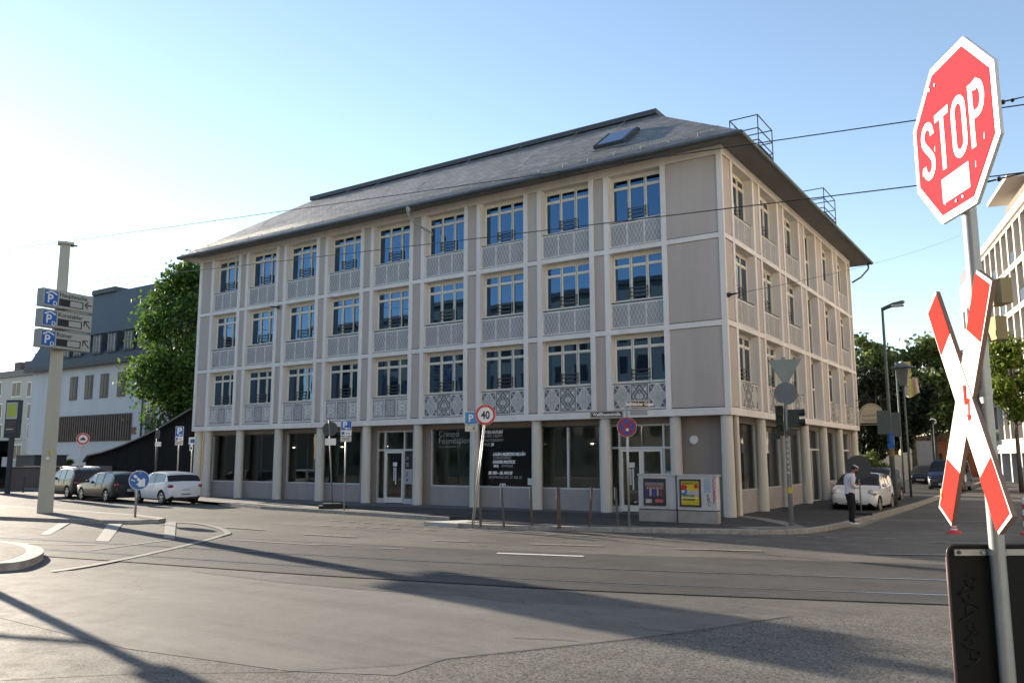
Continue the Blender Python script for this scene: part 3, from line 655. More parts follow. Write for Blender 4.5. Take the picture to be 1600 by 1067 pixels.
b.add([(x0+.06,y0+.06,12.80),(x1-.06,y0+.06,12.80),(x1-.06,y1-.06,12.80),(x0+.06,y1-.06,12.80),(XL,0,12.93),(0,0,12.93),(0,YB,12.93),(XL,YB,12.93)], [(4,5,1,0),(5,6,2,1),(6,7,3,2),(7,4,0,3)], soff)
b.build('soffit', ROOF)
b = MB()
loop = [(x0,y0),(x1,y0),(x1,y1),(x0,y1)]
for i in range(4):
    a, c = loop[i], loop[(i+1)%4]; b.cyl((a[0],a[1],12.87),(c[0],c[1],12.87), .085, .085, 10, zinc)
b.box(x0+.03, x1-.03, y0+.03, y0+.07, 12.78, 12.95, zinc); b.box(x1-.07, x1-.03, y0+.07, y1-.07, 12.78, 12.95, zinc); b.box(x0+.03, x0+.07, y0+.07, y1-.07, 12.78, 12.95, zinc)
b.build('gutter', ROOF)
# snow guards: low lattice above the gutter
sg = mat('snow guard galvanised', (.30,.33,.31), .5, .15, 4, metal=.5)
b = MB(); k = (ZT-ZE)/(iN+oF)
def onF(x, d, h=0): return (x, y0+d, ZE+d*k+h)
for d, h in ((.5,.05),(.5,.12),(.5,.19)): b.tube([onF(x0+.9,d,h), onF(x1-.9,d,h)], .009, sg, 5)
x = x0+.9
while x < x1-.9: b.tube([onF(x,.5,0), onF(x,.5,.2)], .006, sg, 4); x += .12
kS = (ZT-ZE)/(iN+.1+oS)
for h in (.05,.12,.19): b.tube([(x1-.5, y0+.9, ZE+.5*kS+h), (x1-.5, y1-.9, ZE+.5*kS+h)], .009, sg, 5)
y = y0+.9
while y < y1-.9: b.tube([(x1-.5,y,ZE+.5*kS),(x1-.5,y,ZE+.5*kS+.2)], .006, sg, 4); y += .35
b.build('snow_guard', ROOF)
b = MB()
def hook(x, d):
    b.tube([onF(x,d,.02), onF(x+.02,d+.15,.09), onF(x+.12,d+.25,.14), onF(x+.2,d+.35,.2)], .016, sg, 5)
for x in (-24.6,-22.2,-20,-17,-14,-11,-8,-5.6): hook(x, 4.2)
for x in (-26,-21,-15,-9,-5): hook(x, 2.0)
x = x0+1.2
while x < x1-.8: b.tube([onF(x,.25,0), onF(x+.02,.25,.16)], .014, sg, 5); x += 1.1
b.build('roof_hook', ROOF)
# skylight on the front slope
sl_ = math.atan(k); mx_ = -4.78; dm = 2.35
skz = Matrix.Translation(onF(mx_, dm, 0)) @ Matrix.Rotation(sl_, 4, 'X')
b = MB(skz); b.box(-.62,.62,-.85,.85,0,.16,flash); b.box(-.68,.68,.85,.97,0,.12,flash); b.box(-.66,-.62,-.88,.85,0,.19,flash); b.box(.62,.66,-.88,.85,0,.19,flash)
SKY = b.build('skylight', ROOF); b = MB(skz); b.box(-.54,.54,-.76,.76,.161,.175,pane_m); b.build('pane', SKY)
b = MB(skz); b.box(-.75,.75,-1.05,-.88,.0,.03,sg); b.build('apron', SKY)
# roof access cages on the side slope
cage_m = mat('galvanised dark steel', (.10,.12,.14), .5, .1, 3, metal=.5)
def cage(yc, wy=2.0):
    b = MB(); xa, xb = x1-.2, x1-1.25; za = ZE+.25*kS; zt = za+1.4
    ya, yb = yc-wy/2, yc+wy/2; r = .022
    for x in (xa, xb):
        for y in (ya, yb): b.tube([(x,y,ZE+(x1-x)*kS-.02),(x,y,zt)], r, cage_m)
    for h in (zt, zt-.5, zt-.95):
        b.tube([(xa,ya,h),(xa,yb,h)], r, cage_m); b.tube([(xa,yb,h),(xb,yb,h)], r, cage_m); b.tube([(xb,ya,h),(xa,ya,h)], r, cage_m); b.tube([(xb,yb,h),(xb,ya,h)], r, cage_m)
    o = b.build('access_cage', ROOF)
    b = MB()
    for i in range(6): y = ya+.2+i*(wy-.4)/5; b.box(xb, xa, y-.12, y+.12, zt-1.15, zt-1.11, cage_m)
    b.box(xb, xa, ya+.02, ya+.06, zt-1.2, zt-1.15, cage_m); b.box(xb, xa, yb-.06, yb-.02, zt-1.2, zt-1.15, cage_m); b.build('grating', o)
YC1 = (onX(1145,205,.7).y+onX(1198,238,.7).y)/2
cage(2.75, 1.8); cage(13.0, 2.3)
# rain pipes
b = MB(); P = onY(638, 322, y0)
b.tube([(P.x,y0+.02,12.86),(P.x,y0+.02,12.45),(P.x+.2,y0+.35,12.1),(P.x+.7,-.1,11.75),(P.x+.75,-.06,11.6)], .05, sg, 8); b.lathe([(.11,12.84),(.11,12.7),(.05,12.55)], sg, 12, c=(P.x,y0+.02,0)); b.build('rain_pipe', BLD)
b = MB(); b.tube([(.85,YB+.7,12.86),(.85,YB+.7,12.5),(.5,YB+.35,12.0),(.06,YB+.1,11.7)], .05, zinc, 8); b.build('rain_pipe', BLD)
# wire anchors on the facade
anc = mat('anchor iron', (.03,.03,.03), .6, 0)
for P, dv in ((Vector((0.0, onX(1142,462,0).y if False else .12, onX(1142,462,.05).z)), Vector((.35,-.1,.0))), (onY(437,480,-.02), Vector((-.3,-.35,.0)))):
    b = MB(); b.cyl(P, P+dv*.3, .09, .07, 10, anc); b.tube([P, P+dv*.7, P+dv], [.05,.035,.03], anc, 8); b.build('wire_anchor', BLD)
# ledge light on the side: hanging shop sign
S = thing('hanging_shop_sign', 'cream arched hanging sign with script lettering at the far corner of the building', 'sign', (-0.15, YB-.35, 4.0))
b = MB(); b.tube([(0,0,1.05),(1.5,0,1.05)], .025, anc, 6); b.tube([(0,0,.6),(.9,0,1.05)], .015, anc, 5); b.build('bracket', S)
arc = [(.25,-.3),(1.45,-.3),(1.45,.25)]+[(.85+.6*math.cos(t*PI/14),.25+.62*math.sin(t*PI/14)) for t in range(1,14)]+[(.25,.25)]
b = MB(); b.prismY(arc, -.04, .04, mat('sign cream', (.62,.55,.40), .6, .05, 3)); b.build('board', S)
b = MB(); b.tube([(.4+ i*.045, -.045, .18+.07*math.sin(i*1.9)+.003*i) for i in range(20)], .012, anc, 4); b.box(.35,1.35,-.044,-.04,-.02,.005,anc); b.box(.45,1.25,-.044,-.04,-.10,-.075,anc); b.box(.27,1.43,-.046,-.04,-.28,-.18,anc)
b.tube([(arc[i][0]*.9+.085, -.045, arc[i][1]*.9+.02) for i in list(range(2,len(arc)))], .012, anc, 4); b.build('lettering', S)
# ------------------------------------------------------------------ trees
def leafmat(name, dark, light, tr=0.35):
    m = bpy.data.materials.new(name); m.use_nodes = True; n = m.node_tree; L = n.links; o = n.nodes['Material Output']; b = n.nodes['Principled BSDF']
    ge = n.nodes.new('ShaderNodeNewGeometry'); rp = n.nodes.new('ShaderNodeValToRGB'); L.new(ge.outputs['Random Per Island'], rp.inputs[0])
    rp.color_ramp.elements[0].color = (*dark,1); rp.color_ramp.elements[1].color = (*light,1)
    L.new(rp.outputs[0], b.inputs['Base Color']); b.inputs['Roughness'].default_value = .55; b.inputs['Specular IOR Level'].default_value = .25
    t = n.nodes.new('ShaderNodeBsdfTranslucent'); mx = n.nodes.new('ShaderNodeMixShader'); mx.inputs[0].default_value = tr
    hs = n.nodes.new('ShaderNodeHueSaturation'); hs.inputs['Value'].default_value = 1.6; hs.inputs['Hue'].default_value = .485; L.new(rp.outputs[0], hs.inputs['Color']); L.new(hs.outputs[0], t.inputs[0])
    L.new(b.outputs[0], mx.inputs[1]); L.new(t.outputs[0], mx.inputs[2]); L.new(mx.outputs[0], o.inputs['Surface']); MATS[name] = m; return m
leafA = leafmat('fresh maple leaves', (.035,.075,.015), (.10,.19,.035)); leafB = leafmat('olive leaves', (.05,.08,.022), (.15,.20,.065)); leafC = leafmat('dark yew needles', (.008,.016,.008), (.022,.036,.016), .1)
bark = mat('bark', (.09,.075,.06), .9, .3, 6, .6, 30)
def tree(name, label, cat, x, y, ztop, zbot, rx, ry, n, ls, lm, seed, lean=(0,0), clumps=26, trunk_r=.2, group=None, shape=1.0, z0=0.0, fill=.55):
    T = thing(name, label, cat, (x, y, z0), 0, group); rnd = random.Random(seed); ztop -= z0; zbot -= z0
    zc = (ztop+zbot)/2; rz = (ztop-zbot)/2
    b = MB(); b.tube([(0,0,-.1),(lean[0]*.2,lean[1]*.2,zbot*.6),(lean[0]*.5,lean[1]*.5,zc),(lean[0],lean[1],ztop-rz*.3)], [trunk_r*1.2,trunk_r*.95,trunk_r*.6,trunk_r*.15], bark, 9)
    C_ = []
    for i in range(clumps):
        while 1:
            p = Vector((rnd.uniform(-1,1), rnd.uniform(-1,1), rnd.uniform(-1,1)))
            if fill < p.length < 0.93 or (i % 5 == 0 and p.length < .9): break
        w = 1.0 - 0.42*max(0, p.z+.25)*shape
        c = Vector((lean[0]*.6+p.x*rx*w*.86, lean[1]*.6+p.y*ry*w*.86, zc+p.z*rz*.88)); C_.append((c, rnd.uniform(.55,1.1)))
        s = Vector((lean[0]*.4, lean[1]*.4, zbot+(c.z-zbot)*rnd.uniform(.15,.5))); mid = (s+c)/2+Vector((0,0,-.1*rz))
        b.tube([s, mid, c], [trunk_r*.32, trunk_r*.2, trunk_r*.05], bark, 5)
    b.build('trunk', T)
    vs = []; fs = []; R = min(rx, ry, rz)*.31
    for i in range(n):
        c, sc_ = C_[rnd.randrange(clumps)]; u = Vector((rnd.gauss(0,1), rnd.gauss(0,1), rnd.gauss(0,1))); u = u.normalized()*(rnd.random()**.45)*R*sc_*(1.25 if rnd.random() > .12 else 1.9)
        u.z *= .75; p = c+u
        a = Vector((rnd.gauss(0,1), rnd.gauss(0,1), rnd.gauss(0,1)+.6)).normalized(); t = a.orthogonal().normalized(); t.rotate(Matrix.Rotation(rnd.uniform(0,6.3), 3, a)); s = a.cross(t); q = ls*rnd.uniform(.5,1.45)
        k = len(vs); vs += [p-t*q, p+s*q*.55-a*q*.12, p+t*q, p-s*q*.55-a*q*.12]; fs += [(k,k+1,k+2,k+3)]
    cm = MB(); cm.add(vs, fs, lm); cm.build('crown', T); return T
# ------------------------------------------------------------------ left: museum-like building behind the black wing
muw = mat('pale blue grey render', (.62,.63,.63), .85, .06, .6, .1, 30, streak=True); mur = mat('weathered copper grey roof', (.062,.075,.085), .7, .12, .8, streak=True)
cop = mat('brown screen slats', (.12,.085,.07), .7, .3, 2); dglass = mat('far window glass', (.022,.021,.022), .35, .3, 1.5, spec=.25)
stone = mat('window surround stone', (.17,.145,.125), .8, .1, 3)
YM = 14.0; PT = lambda px, py: onY(px, py, YM)
xl = PT(50,600).x; xr = PT(300,600).x; ze = 10.8
MU = thing('gabled_stone_building', 'white walled old building with tall dark roof and dormers, left of the leafy tree', 'building', ((xl+xr)/2, YM, 0))
ox = (xl+xr)/2; w2 = (xr-xl)/2
b = MB(); b.box(-w2, w2, .0, 12, -.5, ze, muw); b.build('wall', MU)
rzz = onY(182,455,YM+5.2).z-.9; b = MB()
xa, xb = onY(112,455,YM+5.2).x-ox, w2; v = [(-w2-.5,-.5,ze),(w2+.5,-.5,ze),(w2+.5,12.5,ze),(-w2-.5,12.5,ze),(xa,5.2,rzz+.9),(w2,5.2,rzz+.9),(w2,6.8,rzz+.9),(xa,6.8,rzz+.9)]
b.add(v, [(0,1,5,4),(1,2,6,5),(2,3,7,6),(3,0,4,7),(4,5,6,7)], mur); b.box(-w2-.6, w2+.6, -.62, -.3, ze-.35, ze+.12, mur)
b.box(onY(147,450,YM+5.2).x-ox, onY(182,455,YM+5.2).x-ox, 5.0, 7, rzz+.9, rzz+1.4, mur)
RF = b.build('roof', MU)
for px in (104,122,152,175,201,222): 
    P = PT(px, 555); x = P.x-ox; zb_ = ze+.75; b = MB(); b.box(x-.75, x+.75, -.1, 3, zb_, zb_+1.9, mur); b.add([(x-.95,-.3,zb_+1.85),(x+.95,-.3,zb_+1.85),(x+.95,3.6,zb_+2.7),(x-.95,3.6,zb_+2.7)], [(0,1,2,3)], mur)
    d = b.build('dormer', RF); b = MB(); b.box(x-.45, x+.45, -.14, -.1, zb_+.2, zb_+1.65, dglass); b.box(x-.5,x-.45,-.16,-.1,zb_+.15,zb_+1.7,muw); b.box(x+.45,x+.5,-.16,-.1,zb_+.15,zb_+1.7,muw); b.box(x-.02,x+.02,-.16,-.14,zb_+.2,zb_+1.65,muw); b.build('window', d)
for px in (182, 240):
    P = PT(px, 505); x = P.x-ox; b = MB(); b.box(x-.5, x+.5, 2.4, 4, 14.2, 15.1, mur); b.box(x-.3,x+.3,2.36,2.4,14.3,15.0,dglass); b.build('dormer', RF)
for px in (115.5,139,163,190):
    P = PT(px, 608); x = P.x-ox; b = MB(); b.box(x-.62, x+.62, -.08, .02, 7.45, 9.65, stone); w_ = b.build('window', MU); b = MB(); b.box(x-.42, x+.42, -.1, -.08, 7.6, 9.5, dglass); b.box(x-.03,x+.03,-.115,-.1,7.6,9.5,stone); b.build('pane', w_)
b = MB(); xa_ = PT(89,660).x-ox; xb_ = PT(206,660).x-ox; b.box(xa_, xb_, -.06, .02, 3.55, 5.95, stone)
x = xa_
while x < xb_-.1: b.box(x, x+.18, -.16, -.06, 3.6, 5.9, cop); x += .38
b.build('slatted_screen', MU)
b = MB(); b.cyl((PT(223,650).x-ox,-.1,0),(PT(223,650).x-ox,-.1,ze-.4), .07, .07, 8, mur); b.box(PT(228,650).x-ox, PT(243,650).x-ox, -.05, .02, 2.2, 5.8, stone); b.build('rain_pipe', MU)
b = MB(); q = PT(210,666); b.box(q.x-ox-.3, q.x-ox+.3, -.06, -.01, 4.1, 4.7, mat('red plaque', (.22,.06,.07), .6, .05, 3)); b.build('plaque', MU)
# black sweeping wing
YW = 5.0; blk = mat('black metal cladding', (.014,.014,.015), .85, .2, 1.5, streak=True, spec=.1)
pts = [(124,729),(134,722),(140,712.6),(162.6,707.7),(182,701.5),(200,694.7),(220,686),(235.7,679),(258,667),(284.5,651),(302,640)]
top_ = [(onY(px,py,YW).x, onY(px,py,YW).z) for px, py in pts]
WG = thing('black_wing_building', 'black metal clad building whose roof edge sweeps up in a curve behind the parked cars', 'building', (top_[-1][0], YW, 0))
ox = top_[-1][0]; px_ = [(x-ox, z) for x, z in top_]
b = MB(); pl = [(px_[1][0], -.3)]+px_[1:]+[(px_[-1][0], -.3)]; b.prismY(pl, 0, 6, blk); b.build('wall', WG)
b = MB()
for i in range(1, len(px_)-1):
    a, c = px_[i], px_[i+1]; b.add([(a[0],-.25,a[1]),(c[0],-.25,c[1]),(c[0],-.25,c[1]+.09),(a[0],-.25,a[1]+.09),(a[0],6,a[1]+.02),(c[0],6,c[1]+.02),(c[0],6,c[1]+.11),(a[0],6,a[1]+.11)], [(0,1,2,3),(3,2,6,7),(1,0,4,5),(4,0,3,7),(2,1,5,6)], zinc)
b.build('roof', WG)
b = MB(); x = px_[1][0]+.6
while x < -0.3: b.box(x-.015, x+.015, -.02, 0, -.1, max(.2, 1.6), mat('black seam', (.01,.01,.01), .7, 0)); x += .9
b.build('seam', WG)
# low wall, hoarding box, advertising kiosk, posts, pale block far left
LW = thing('low_brown_wall', 'long low brown wall along the pavement at the left edge', 'wall', (-40, 0, 0))
wm = mat('brown rendered wall', (.17,.13,.12), .85, .12, 1, .2, 20, streak=True)
pw = [onY(px, 760, 0) for px in (-60, 60)]
a = g(-80,762,0); c = g(236,762,0); b = MB(); u = (c-a).normalized(); nn = Vector((-u.y,u.x,0))*.3; A = a-Vector((-40,0,0)); Cc = c-Vector((-40,0,0)); Bm = A+(Cc-A)*.62
z1 = topz(a.x,a.y,738)-.05; z2 = z1
b.prism([tuple(A[:2]),tuple(Bm[:2]),tuple((Bm+nn)[:2]),tuple((A+nn)[:2])], -.2, 1.35, wm); b.prism([tuple(Bm[:2]),tuple(Cc[:2]),tuple((Cc+nn)[:2]),tuple((Bm+nn)[:2])], -.2, 1.5, wm); b.build('wall', LW)
b = MB(); A2 = A-u*.05-nn*.15; C2 = Cc-nn*.15; b.prism([tuple(A2[:2]),tuple((Bm-nn*.15)[:2]),tuple((Bm+nn*1.15)[:2]),tuple((A2+nn*1.3)[:2])], 1.35, 1.43, flash); b.build('coping', LW)
for i, px in enumerate((9, 36)):
    P = g(px, 768, 0); T = thing('bollard', ('slim dark bollard before the low brown wall, the one at the left edge' if i == 0 else 'slim dark bollard before the low brown wall, nearer the guidance mast'), 'bollard', P, 0, 'bollards by the low brown wall'); b = MB(); b.cyl((0,0,-.05),(0,0,.86), .05, .05, 10, flash); b.cyl((0,0,.86),(0,0,.92), .065, .03, 10, flash); b.build('post', T)
pb = thing('pale_apartment_block', 'pale beige apartment block with small white framed windows at the left edge', 'building', (-100, 32, 0))
pm = mat('pale beige render', (.50,.49,.43), .85, .06, .5, .1, 20, streak=True); Yp = 32.0
xr_ = onY(50,600,Yp).x+100+3; zt_ = onY(30,588,Yp).z; b = MB(); b.box(-45, xr_, 0, 12, -.5, zt_, pm); b.build('wall', pb); b = MB(); b.box(-45.3, xr_+.3, -.3, 12.3, zt_, zt_+.9, flash)
for px in (4.5, 20): x = onY(px,580,Yp).x+100; b.box(x-.9, x+.9, 2, 4, zt_+.9, zt_+2.6, wm)
x = onY(20,580,Yp).x+100; b.cyl((x,3,zt_+2.6),(x,3,zt_+7.5), .06, .03, 6, flash); b.build('roof', pb)
for row in (608, 642, 674, 706):
    for px in (-22, 0, 26, 46):
        P = onY(px, row, Yp); x = P.x+100; b = MB(); ww = 1.35 if px in (26,-22) else .6; b.box(x-ww, x+ww, -.05, .02, P.z-1.15, P.z+1.1, frm); w_ = b.build('window', pb)
        b = MB(); 
        if ww > 1: b.box(x-ww+.15, x-.1, -.08, -.05, P.z-1, P.z+.95, dglass); b.box(x+.1, x+ww-.15, -.08, -.05, P.z-1, P.z+.95, dglass)
        else: b.box(x-ww+.15, x+ww-.15, -.08, -.05, P.z-1, P.z+.95, dglass)
        b.build('pane', w_)
KS = at(14, 738, 50); KS.z = 0
K = thing('advertising_column', 'tall grey advertising panel with a yellow and white poster at the left edge', 'advertising panel', KS, .35)
b = MB(); zk = topz(KS.x,KS.y,625); zkb = topz(KS.x,KS.y,684); b.box(-.48,.48,-.15,.15,zkb,zk,flash); b.build('frame', K); b = MB(); b.box(-.12,.12,-.1,.1,-.1,zkb,flash); b.build('post', K)
b = MB(); b.box(-.4,.4,-.165,-.15,zkb+1.15,zk-.15,mat('poster white', (.55,.57,.56), .5, .08, 2)); b.box(-.33,.33,-.17,-.165,zk-1.05,zk-.25,mat('poster yellow green', (.52,.56,.09), .5, .05, 2)); b.box(-.4,.4,-.168,-.15,zkb+.3,zkb+1.05,mat('poster dark brown', (.09,.075,.07), .5, .2, 4)); b.box(-.33,.2,-.172,-.165,zkb+.5,zkb+.56,muw); b.build('poster', K)
SH = at(8, 745, 52); SH.z = 0
S_ = thing('glass_shelter', 'grey glass shelter standing under the advertising panel at the left edge', 'shelter', SH, .3)
b = MB(); zs = topz(SH.x,SH.y,686); b.box(-1.4,1.0,-.5,.5,zs-.1,zs,muw); 
for x in (-1.35,-.3,.92): b.box(x,x+.07,-.5,-.43,-.1,zs-.1,flash)
b.build('frame', S_); b = MB(); b.box(-1.28,.92,-.47,-.45,.15,zs-.12,glassmat('shelter glass', (0,0,0), 1.5, trans=(.45,.55,.55))); b.build('pane', S_)
b = MB(); b.box(.2,.8,-.52,-.5,1.5,2.1,muw); b.build('notice', S_)
HB = onY(38, 735, 6); b = MB(); T = thing('dark_container', 'dark grey boxy hut behind the low brown wall', 'hut', (HB.x, 6, 0)); zt2 = onY(38,712,6).z; x1_ = onY(54,720,6).x-HB.x; b.box(-x1_, x1_, 0, 2.5, 0, zt2, mat('dark hut cladding', (.05,.055,.06), .7, .15, 2, streak=True)); b.build('wall', T); b = MB(); b.box(-x1_-.1, x1_+.1, -.1, 2.6, zt2, zt2+.08, flash); b.build('roof', T)
# fence / gate bits behind the mast
T = thing('timber_gate', 'low timber bar gate between the mast and the parked cars', 'gate', (onY(70,748,3).x, 3, 0)); b = MB(); zz = onY(70,728,3).z; b.box(-3,4,-.04,.04,zz-.08,zz+.02,mat('timber', (.30,.26,.19), .8, .2, 3)); b.box(-3,4,-.03,.03,zz-.75,zz-.68,MATS['timber'])
for x in (-2.9,-1,1,3,3.9): b.box(x,x+.09,-.05,.05,-.1,zz-.08,flash)
b.build('rail', T)
tree('broadleaf_tree', 'large leafy green tree rising between the corner building and the white walled one', 'tree', onY(292,600,10).x, 10, onY(292,372,10).z, onY(292,712,10).z, 5.7, 4.8, 27000, .17, leafA, 3, clumps=60, trunk_r=.35, shape=1.35, fill=.35)
tree('shrub', 'dark shrub below the white wall, just right of the mast', 'shrub', onY(110,745,9).x, 9, onY(110,712,9).z, .2, 1.0, .9, 1500, .12, leafB, 8, clumps=9, trunk_r=.06)
# ------------------------------------------------------------------ right: building beyond the street
RBm = mat('white concrete facade', (.66,.60,.52), .8, .05, .5, .1, 20); RBg = mat('dark balcony glass', (.03,.028,.028), .3, .4, 1.2, spec=.3)
bro = mat('bronze recess', (.12,.10,.09), .7, .1, 2)
P0 = at(1586, 336, 65); th = math.radians(103.2); D_ = Vector((math.cos(th), math.sin(th), 0))
RB = thing('white_apartment_building', 'sunlit white building with a grid of deep balconies behind the crossing sign, top right', 'building', (P0.x, P0.y, 0), math.atan2(-D_.y, -D_.x))
# local x runs from far (negative) to near (positive); facade faces local -y
def rb(px, py):
    nn = Vector((-D_.y, D_.x, 0)); d = ray(px, py); t = (P0-CAM).dot(nn)/d.dot(nn); X = CAM+d*t; return (-(X-P0).dot(D_), X.z)
xf = rb(1492,464)[0]; xm = rb(1530,406)[0]; H1 = rb(1586,336)[1]; H0 = rb(1492,464)[1]
b = MB(); b.box(xm, 16, .9, 14, -.5, H1, RBm); b.box(xf, xm, .9, 14, -.5, H0+1.0, RBm); b.build('wall', RB)
fl = 6; fh = (H1-3.4)/5
b = MB()
for i in range(6): z = 3.4+fh*i; b.box(xm, 16, -.0, .9, z-.35, z+.12, RBm)
nb = 13; bw_ = (16-xm)/nb
for j in range(nb+1): b.box(xm+bw_*j-.22, xm+bw_*j+.22, .0, .9, 3.52, H1-.35, RBm)
b.box(xf, xm-.22, .55, .9, 3.4, H0+1, RBm)
b.build('facade_grid', RB)
for i in range(5):
    for j in range(nb):
        z = 3.52+fh*i; x = xm+bw_*j+.22; c = x+bw_-.44
        q = MB(); q.box(x, c, .82, .88, z, z+fh-.47, RBg); q.box(x, x+.07, .74, .82, z, z+fh-.47, bro); q.box((x+c)/2-.04, (x+c)/2+.04, .76, .82, z, z+fh-.47, bro); w_ = q.build('window', RB)
        if (i+j) % 3 == 0: q = MB(); q.box(x, c, .05, .08, z, z+1.0, RBg); q.build('balcony_rail', w_)
for i in range(5):
    for x in (xf+1.2, xf+3.8, xf+6.6, xf+9.2):
        if x > xm-1.5: continue
        q = MB(); z = 3.9+i*3.1; q.box(x, x+1.1, .50, .56, z, z+2.0, bro); w_ = q.build('window', RB); q = MB(); q.box(x+.1, x+1.0, .47, .5, z+.1, z+1.9, dglass); q.build('pane', w_)
q0_ = rb(1548,322)[1]; b = MB(); b.box(xm-.2, 16.2, -.2, 1.3, H1, H1+.6, RBm); b.box(xm+2, 16, 3, 14, H1+.6, H1+3.2, RBm); b.box(1.2, 16, 1.4, 3, H1+.6, q0_-.1, mat('penthouse brown', (.22,.18,.15), .8, .1, 1)); q_ = rb(1548,322); r_ = rb(1584,322); b.box(q_[0], r_[0], -.3, 2.2, q_[1]-.1, q_[1]+.2, RBm)
b.box(xf, xm, .6, 12, H0+1.0, H0+2.4, mat('penthouse grey', (.16,.17,.19), .7, .1, 1)); b.box(-6, 1.5, .6, 3, H1+.6, H1+2.2, MATS['penthouse brown'])
b.build('roof', RB)
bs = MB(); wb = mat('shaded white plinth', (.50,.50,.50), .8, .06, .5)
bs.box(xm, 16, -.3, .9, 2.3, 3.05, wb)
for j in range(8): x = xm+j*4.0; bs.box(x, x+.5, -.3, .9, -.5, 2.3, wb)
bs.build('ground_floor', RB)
q = MB(); q.box(xm, 16, .85, .89, 0, 2.3, black); q.build('garage_dark_sheet', RB)  # black sheet paints the dark depth of the garage bays
# orange low building and wall at the end of the street
ob = thing('orange_brick_building', 'low orange brown brick building at the end of the side street', 'building', (at(1470,730,86).x, at(1470,730,86).y, 0), .15)
om = mat('orange brick', (.36,.13,.065), .85, .15, 1.5, .2, 20)
b = MB(); b.box(-3.4, 6, 0, 6, 0, 3.6, om); b.build('wall', ob); b = MB(); b.prismY([(-3.7,3.6),(6.3,3.6),(6.3,3.9),(1.5,4.7),(-3.7,4.7-.8)], -.3, 6.3, mat('dark orange roof', (.16,.075,.05), .8, .15, 1)); b.build('roof', ob)
b = MB(); b.box(-2.9,-2.2,-.05,0,.2,2.9,RBm); b.box(-1.0,.2,-.05,0,1.0,2.4,dglass); b.box(1.4,2.6,-.05,0,1.0,2.4,dglass); b.build('window', ob)
T = thing('white_garden_wall', 'pale wall with gateposts behind the dark parked cars, end of the side street', 'wall', (at(1400,735,72).x, at(1400,735,72).y, 0), .25)
b = MB(); b.box(-2.0,.6,0,.3,0,2.2,RBm); b.box(1.0,3.0,0,.3,0,3.4,mat('white boards', (.30,.31,.32), .7, .1, 2)); b.box(.6,1.0,-.1,.4,0,3.0,RBm); b.build('wall', T)
# hedges and trees right
def rt(px, dep): q = at(px, 715, dep); return q.x, q.y
def hz(px, py, dep): x, y = rt(px, dep); return topz(x, y, py)
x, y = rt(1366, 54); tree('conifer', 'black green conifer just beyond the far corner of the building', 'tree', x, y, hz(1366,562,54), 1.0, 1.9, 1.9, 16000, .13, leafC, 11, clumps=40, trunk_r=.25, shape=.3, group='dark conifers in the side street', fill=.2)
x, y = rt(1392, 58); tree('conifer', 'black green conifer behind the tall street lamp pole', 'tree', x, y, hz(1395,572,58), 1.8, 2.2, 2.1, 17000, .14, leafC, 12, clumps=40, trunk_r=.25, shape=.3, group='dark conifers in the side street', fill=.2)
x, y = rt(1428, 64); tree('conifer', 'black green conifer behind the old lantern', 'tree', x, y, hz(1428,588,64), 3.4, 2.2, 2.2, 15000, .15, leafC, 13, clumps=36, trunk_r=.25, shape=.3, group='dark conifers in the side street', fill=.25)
x, y = rt(1362, 84); tree('broadleaf_tree', 'sunlit tree crown above the dark conifers beside the building corner', 'tree', x, y, hz(1362,512,84), 6.0, 3.8, 3.4, 6000, .26, leafB, 21, clumps=46, trunk_r=.3, group='sunlit trees at the end of the side street')
x, y = rt(1400, 88); tree('broadleaf_tree', 'sunlit thin topped tree crown behind the tall street lamp pole', 'tree', x, y, hz(1400,546,88), 6.0, 3.0, 3.0, 5000, .26, leafB, 22, clumps=36, trunk_r=.3, group='sunlit trees at the end of the side street')
x, y = rt(1462, 80); tree('broadleaf_tree', 'tall sunlit tree left of the crossing sign at the end of the side street', 'tree', x, y, hz(1462,510,80), 2.5, 4.1, 3.6, 11000, .25, leafB, 23, clumps=60, trunk_r=.35, group='sunlit trees at the end of the side street', shape=.5)
x, y = rt(1502, 78); tree('broadleaf_tree', 'tree seen between the arms of the crossing sign', 'tree', x, y, hz(1502,560,78), 2.5, 2.4, 2.4, 4500, .25, leafB, 24, clumps=36, trunk_r=.3, group='sunlit trees at the end of the side street')
x, y = rt(1592, 49); tree('street_tree', 'bright yellow green street tree at the right edge before the white building', 'tree', x, y, hz(1590,512,49), hz(1590,672,49), 2.0, 1.9, 9000, .13, leafmat('yellow green leaves', (.07,.12,.02), (.20,.27,.05), .45), 31, clumps=34, trunk_r=.12, shape=.4, fill=.3)
x, y = rt(1352, 48); tree('shrub', 'rounded dark green shrub beyond the last column of the building', 'shrub', x, y, hz(1352,695,48), .1, 1.3, 1.2, 2500, .10, leafB, 41, clumps=16, trunk_r=.08)
